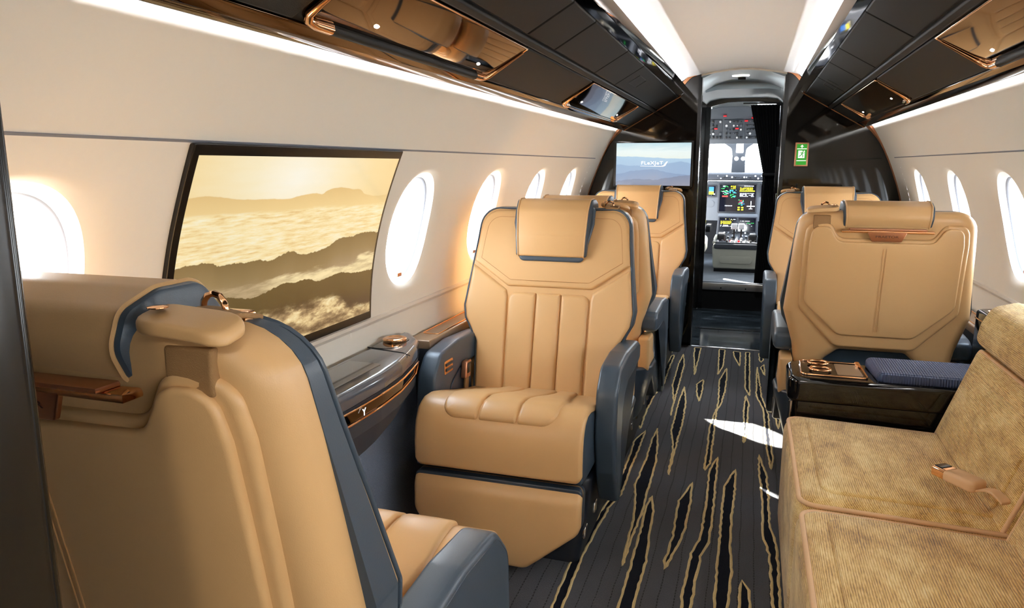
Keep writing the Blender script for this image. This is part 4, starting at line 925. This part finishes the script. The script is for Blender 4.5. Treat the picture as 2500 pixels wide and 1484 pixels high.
            pris('buckle_button', rpoly([(-.013, -.018, .003), (.013, -.018, .003), (.013, .018, .003), (-.013, .018, .003)], 2), .025, 0, .002, lambda u, v, h: (s*(.262-h), -.12+u+v*.2, .506+v), 'black_frame', arm)
            pris('buckle_strap', rpoly([(-.016, -.06, .003), (.016, -.06, .003), (.016, .02, .003), (-.016, .02, .003)], 2), .008, .002, .002, lambda u, v, h: (s*(.258-h), -.11+u+v*.15, .455+v), 'webbing', arm)
    return r
GR = 'tan leather cabin seats'
PI = math.pi
P1 = seat(1); P2 = seat(-1)
seats = [(P1, (-.578, 2.48), 0, 'tan leather seat facing aft beside the glossy console, its leg rest in full view'),
         (None, (-.566, 4.50), 0, 'tan leather seat facing aft below the bulkhead screen', 1),
         (None, (.545, 3.02), PI, 'tan seat seen from behind, between the gold sofa and the exit sign', 1),
         (P2, (-.607, .80), PI, 'nearest tan seat seen from behind against the dark partition edge'),
         (None, (-.575, 3.17), PI, 'tan seat turned forward, back to back with the seat by the console', -1),
         (None, (.525, 4.50), 0, 'tan leather seat facing aft below the green exit sign', -1)]
for s in seats:
    if s[0] is not None: o = s[0]
    else: o = copy_tree(P1 if s[4] > 0 else P2)
    o.location = (s[1][0], s[1][1], 0); o.rotation_euler = (0, 0, s[2]); tag(o, s[3], 'seat', GR)

# ------------------------------------------------------------------ console, ledges and dado on the screen side
# fabric dado + dark carpet strip at the foot of each wall
for side in (-1, 1):
    d = loft('baseboard_left' if side < 0 else 'baseboard_right', [(side*(.945), .0), (side*.950, .02), (side*.962, .30), (side*.970, .50), (side*.972, .60)], [.36, YB], 'dado_fabric', angle=60); tag(d, 'grey blue fabric covering on the foot of the side wall', kind='structure')
    tube('piping', [(side*.944, .36, .004), (side*.944, YB, .004)], .004, 'wall_trim', d, n=6)
dk = box('trim_4', (-.944, .36, .0006), (-.60, 2.2, .004), 'dark_carpet', None, 0); tag(dk, 'plain dark carpet border beside the fabric dado', kind='structure')
for side, y0, y1, nm, lab in ((-1, 2.24, YB, 'side_ledge', 'bronze toned ledge with gold edged lid beneath the oval windows, screen side'), (1, 2.93, YB, 'side_ledge', 'bronze toned ledge along the wall past the sofa, exit sign side')):
    r = empty(nm, (side*.93, (y0+y1)/2, .60)); tag(r, lab, 'ledge'); yc = (y0+y1)/2
    x0, x1 = .914, 1.0
    pris('ledge_top', [(side*x0, y0), (side*x1, y0), (side*x1, y1), (side*x0, y1)][::int(side)], .03, .002, .006, lambda u, v, h: (u-side*.93, v-yc, h-.008), 'ledge_bronze', r)
    pris('ledge_front', [(side*(x0+.005), y0), (side*(x1-.03), y0), (side*(x1-.03), y1), (side*(x0+.005), y1)][::int(side)], .28, 0, 0, lambda u, v, h: (u-side*.93, v-yc, h-.288), 'console_face', r)
    P = rpoly([(side*.926, y0+.10, .01), (side*.985, y0+.10, .01), (side*.985, y0+.62, .02), (side*.926, y0+.62, .02)], 3)
    tube('gold_lid_edge', [(u-side*.93, v-yc, .0235) for u, v in P], .0022, 'rose_gold', r, n=6, closed=True)
# glossy console by the sunset screen
cn = empty('side_console', (-.90, 1.3, 0)); cn.location.z = .015; tag(cn, 'glossy grey bow fronted console with gold band and dial below the sunset screen', 'console')
def bow(e): return [(-.995, 2.20), (-.96, 2.20), (-.900, 2.125), (-.866, 2.04), (-.846, 1.96), (-.824, 1.85), (-.814, 1.72), (-.816, 1.55), (-.822, 1.45), (-.824, 1.37), (-.995, 1.37)]
def bowx(y):
    b = sorted([(p[1], p[0]) for p in bow(0)[1:10]]); return float(np.interp(y, [q[0] for q in b], [q[1] for q in b]))
cpm = lambda z0: (lambda u, v, h: (u+.90, v-1.3, z0+h))
BO = rpoly([p+(.03,) if 0 < i < 9 else p for i, p in enumerate(bow(0))], 4)[::-1]
pris('console_top', BO, .045, .004, .020, cpm(.600), 'console_gloss', cn, seg=5)
pris('console_body', inset(BO, .012), .10, 0, 0, cpm(.51), 'console_face', cn)
ys = list(np.linspace(.5, 2.19, 40))
def face(nm, zt, zb, off, m, y0=1.375, y1=2.16, th=0):
    ys = np.linspace(y0, y1, 40); V = []; Fc = []
    for y in ys:
        t = zt(y); b = zb(y)
        for k in range(5):
            z = t+(b-t)*k/4; inn = .035*max(0, (.60-z)/.15)
            V.append((bowx(y)+off-inn+.90, y-1.3, z))
    for i in range(len(ys)-1):
        for k in range(4): Fc.append((i*5+k, i*5+k+1, i*5+6+k, i*5+5+k))
    return mobj(nm, V, Fc, m, cn, angle=60)
face('front_face', lambda y: .602, lambda y: .435+.11*max(0, (y-1.62)/.5)**1.4, .0015, 'console_face')
face('band_glass', lambda y: .592, lambda y: .556, .004, 'bronze_mirror', 1.40, 2.03)
zt = [(bowx(y)+.0055+.90, y-1.3, .594) for y in np.linspace(1.40, 2.03, 30)]; zb_ = [(bowx(y)+.0045-.009+.90, y-1.3, .554) for y in np.linspace(2.03, 1.40, 30)]
tube('gold_band_edge', zt + zb_, .0028, 'rose_gold', cn, n=6, closed=True)
bi = text('band_icon', 'Y', .03, lambda x, y, z: (bowx(1.60)+.002+.90+.003+z, 1.60-1.3+x, .574+y*.9), 'white_print', cn)
pris('inset_screen', rpoly([(-.965, 1.40, .004), (-.862, 1.40, .004), (-.862, 1.80, .01), (-.965, 1.80, .004)], 2)[::-1], .0008, 0, 0, cpm(.6452), 'screen_dark', cn)
tube('lid_seam', [(bowx(1.93)+.90+.002, 1.93-1.3, .638), (bowx(1.93)+.90-.02, 1.93-1.3, .6455), (-.995+.90, 1.96-1.3, .6455)], .0014, 'black_matte', cn, n=4)
pris('dial_well', rpoly([(-.985, 1.955, .02), (-.905, 1.965, .03), (-.918, 2.10, .02), (-.985, 2.125, .02)], 4)[::-1], .0012, 0, 0, cpm(.6450), 'black_gloss', cn)
dl = lathe('dial', [(.036, 0), (.038, .004), (.038, .010), (.034, .013), (.026, .014), (.022, .012), (0.004, .012)], (-.950+.90, 2.055-1.3, .6455), 'rose_gold', cn, 28)
# cup holder block on the wall behind the rear facing back
cb = empty('cup_holder_block', (.93, 2.775, .615)); tag(cb, 'black glossy cup holder block with gold rim against the wall', 'cup holder')
pris('block_body', rpoly([(-.066, -.13, .04), (.042, -.13, .01), (.042, .13, .01), (-.066, .13, .04)], 5), .225, .004, .010, lambda u, v, h: (u, v, h-.12), 'black_gloss', cb)
tube('gold_rim', [(u, v, .078) for u, v in rpoly([(-.067, -.131, .04), (.042, -.131, .01), (.042, .131, .01), (-.067, .131, .04)], 5)], .0025, 'rose_gold', cb, n=6, closed=True)
pris('recess_tray', rpoly([(-.054, -.11, .03), (.034, -.11, .02), (.034, .11, .02), (-.054, .11, .03)], 4), .107, 0, .001, lambda u, v, h: (u, v, h), 'black_frame', cb)
for yy in (-.055, .045): lathe('cup_ring', [(.036, 0), (.036, .004), (.030, .006), (.030, .002)], (-.008, yy, .106), 'rose_gold', cb, 28)

# ------------------------------------------------------------------ credenza between sofa and seat
cd = empty('arm_cabinet', (.58, 2.52, 0)); tag(cd, 'black glossy arm cabinet with cup tray and blue quilted pad beside the sofa', 'cabinet')
L = lambda z0: (lambda u, v, h: (u-.58, v-2.52, z0+h))
pris('cabinet_body', rpoly([(.262, 2.425, .02), (.93, 2.425), (.93, 2.63), (.262, 2.63, .03)], 4), .475, .003, .003, L(.0), 'black_gloss', cd)
pris('cabinet_top', rpoly([(.246, 2.408, .035), (.93, 2.408), (.93, 2.645), (.246, 2.645, .05)], 6), .080, .012, .016, L(.472), 'black_gloss', cd, seg=5)
tube('silver_edge', [(.258-.58, 2.428-2.52, .01), (.258-.58, 2.428-2.52, .47)], .007, 'chrome', cd)
pris('quilted_pad', rpoly([(.505, 2.428, .02), (.93, 2.428), (.93, 2.640), (.490, 2.640, .03)], 5), .030, .004, .012, L(.552), 'navy_quilt', cd, grid=(.1, .1), crown=.004)
tr = pris('cup_tray', rpoly([(.285, 2.445, .02), (.480, 2.445, .015), (.475, 2.625, .015), (.290, 2.625, .02)], 4), .0035, 0, .001, L(.551), 'black_frame', cd)
tube('tray_rim', [(u-.58, v-2.52, .556) for u, v in rpoly([(.285, 2.445, .02), (.480, 2.445, .015), (.475, 2.625, .015), (.290, 2.625, .02)], 4)], .003, 'rose_gold', cd, n=6, closed=True)
for a, b, yy in ((.315, .375, 2.50), (.315, .375, 2.585)):
    tube('cup_clasp', [(u-.58, v-2.52, .562) for u, v in rpoly([(a, yy-.022, .02), (b, yy-.022, .02), (b, yy+.022, .02), (a, yy+.022, .02)], 5)], .005, 'rose_gold', cd, n=8, closed=True)
pris('tray_mat', rpoly([(.395, 2.470, .006), (.470, 2.470, .006), (.465, 2.605, .006), (.395, 2.605, .006)], 3), .002, 0, .001, L(.5545), 'ledge_bronze', cd)
for k in range(3): lathe('tray_button', [(.008, 0), (.008, .006), (.005, .008)], (.468-.58, 2.585+.018*k-2.52, .556), 'rose_gold', cd, 12)
pris('door_pull', rpoly([(-.03, -.012, .012), (.03, -.012, .012), (.03, .012, .012), (-.03, .012, .012)], 4), .003, 0, .001, lambda u, v, h: (u-.02, -.096-h, v+.33), 'black_frame', cd)
gb = tube('seat_grab_handle', [(.775, 2.41, .70), (.79, 2.43, .735), (.815, 2.45, .735), (.83, 2.47, .70)], .008, 'chrome'); tag(gb, 'small chrome handle behind the top of the sofa back', 'handle')

# ------------------------------------------------------------------ sofa
sf = empty('sofa', (.6, 1.4, 0)); tag(sf, 'gold ribbed chenille sofa with tan welts along the wall', 'sofa')
SL_ = lambda f: (lambda u, v, h: (lambda q: (q[0]-.6, q[1]-1.4, q[2]))(f(u, v, h)))
box('sofa_base', (.262-.6, .38-1.4, .02), (.93-.6, 2.40-1.4, .20), 'gold_chenille', sf, .01)
spans = [(1.735, 2.398), (1.058, 1.727), (.385, 1.050)]
for y0, y1 in spans:
    O2 = rpoly([(.238, y0, .05), (.72, y0, .01), (.72, y1, .01), (.238, y1, .05)], 6)
    tilt = lambda u: -.012*(u-.24)/.4
    c = pris('seat_cushion', O2, .335, .012, .045, SL_(lambda u, v, h: (u-.012*(1-h/.335)*0, v, .105+h+tilt(u)*(h/.335))), 'gold_chenille', sf, grid=(.05, .08), crown=.012, seg=7)
    I2 = rpoly([(.300, y0+.062, .04), (.70, y0+.062, .01), (.70, y1-.062, .01), (.300, y1-.062, .04)], 6)
    pris('inset_panel', I2, .009, 0, .008, SL_(lambda u, v, h: (u, v, .437+h+tilt(u)+.012*(1-((u-.48)/.25)**2)*(1-((v-(y0+y1)/2)/.34)**2))), 'gold_chenille', c, grid=(.05, .06), crown=.006)
    W = inset(O2, .012)
    tube('welt', [(u-.6, v-1.4, .428+tilt(u)) for u, v in W], .0062, 'tan_welt', c, n=8, closed=True)
    # back cushion leaning on the wall
    def bm_(u, v, h):      # u along the cabin, v up the back, h out towards the room
        x = .655 + .098*v/.29*1.0 ; z = .415+v; return (x-h*.94+.0, u, z+h*-.33*-1*.0+h*.30)
    OB = rpoly([(y0+.004, -.03, .02), (y1-.004, -.03, .02), (y1-.004, .285, .03), (y0+.004, .285, .03)], 6)
    def bmx(u, v, h): x, y, z = bm_(u, v, h-.11); return (x, y, z)
    b = pris('back_cushion', OB, .11, .02, .035, SL_(bmx), 'gold_chenille', sf, grid=(.08, .05), crown=.010, seg=6)
    pris('inset_panel', rpoly([(y0+.07, .02, .03), (y1-.07, .02, .03), (y1-.07, .225, .04), (y0+.07, .225, .04)], 6), .008, 0, .007, SL_(lambda u, v, h: bmx(u, v, h+.108+.008*(1-((u-(y0+y1)/2)/.30)**2))), 'gold_chenille', b, grid=(.06, .05), crown=.005)
    tube('welt', [(lambda q: (q[0]-.6, q[1]-1.4, q[2]))(bmx(u, v, .100)) for u, v in inset(OB, .012)], .0060, 'tan_welt', b, n=8, closed=True)
    # head roll on top
    HB = rpoly([(.735, .700, .03), (.745, .765, .05), (.770, .815, .04), (.83, .832, .04), (.90, .815, .03), (.93, .70, .01), (.86, .685, .02)], 6)[::-1]
    pris('head_roll', HB, y1-y0-.008, .030, .030, SL_(lambda u, v, h: (u, y0+.004+h, v)), 'gold_chenille', sf, seg=6)
# sofa seat belt
sb = empty('sofa_belt', (.605, 1.845, .478)); tag(sb, 'tan seat belt with metal buckle lying on the sofa', 'seat belt')
bm2 = Matrix.Rotation(math.radians(125), 4, 'Z')
def sbm(u, v, h): p = bm2 @ Vector((u, v, 0)); return (p.x, p.y, h+.004)
pris('buckle_cover', rpoly([(-.045, -.026, .014), (.035, -.026, .006), (.035, .026, .006), (-.045, .026, .014)], 4), .026, .006, .009, sbm, 'tan_welt', sb)
pris('buckle', rpoly([(.028, -.022, .004), (.070, -.022, .004), (.070, .022, .004), (.028, .022, .004)], 3), .024, .004, .006, sbm, 'rose_gold', sb)
pris('buckle_slot', rpoly([(.045, -.016, .002), (.066, -.016, .002), (.066, .016, .002), (.045, .016, .002)], 2), .0255, 0, .001, sbm, 'black_frame', sb)
pris('strap', rpoly([(-.11, -.014, .004), (-.04, -.014, .004), (-.04, .014, .004), (-.11, .014, .004)], 2), .006, .002, .002, lambda u, v, h: sbm(u, v, h+.014*math.sin(max(0, min(1, (u+.11)/.07))*math.pi)), 'tan_welt', sb, grid=(.015, .03))
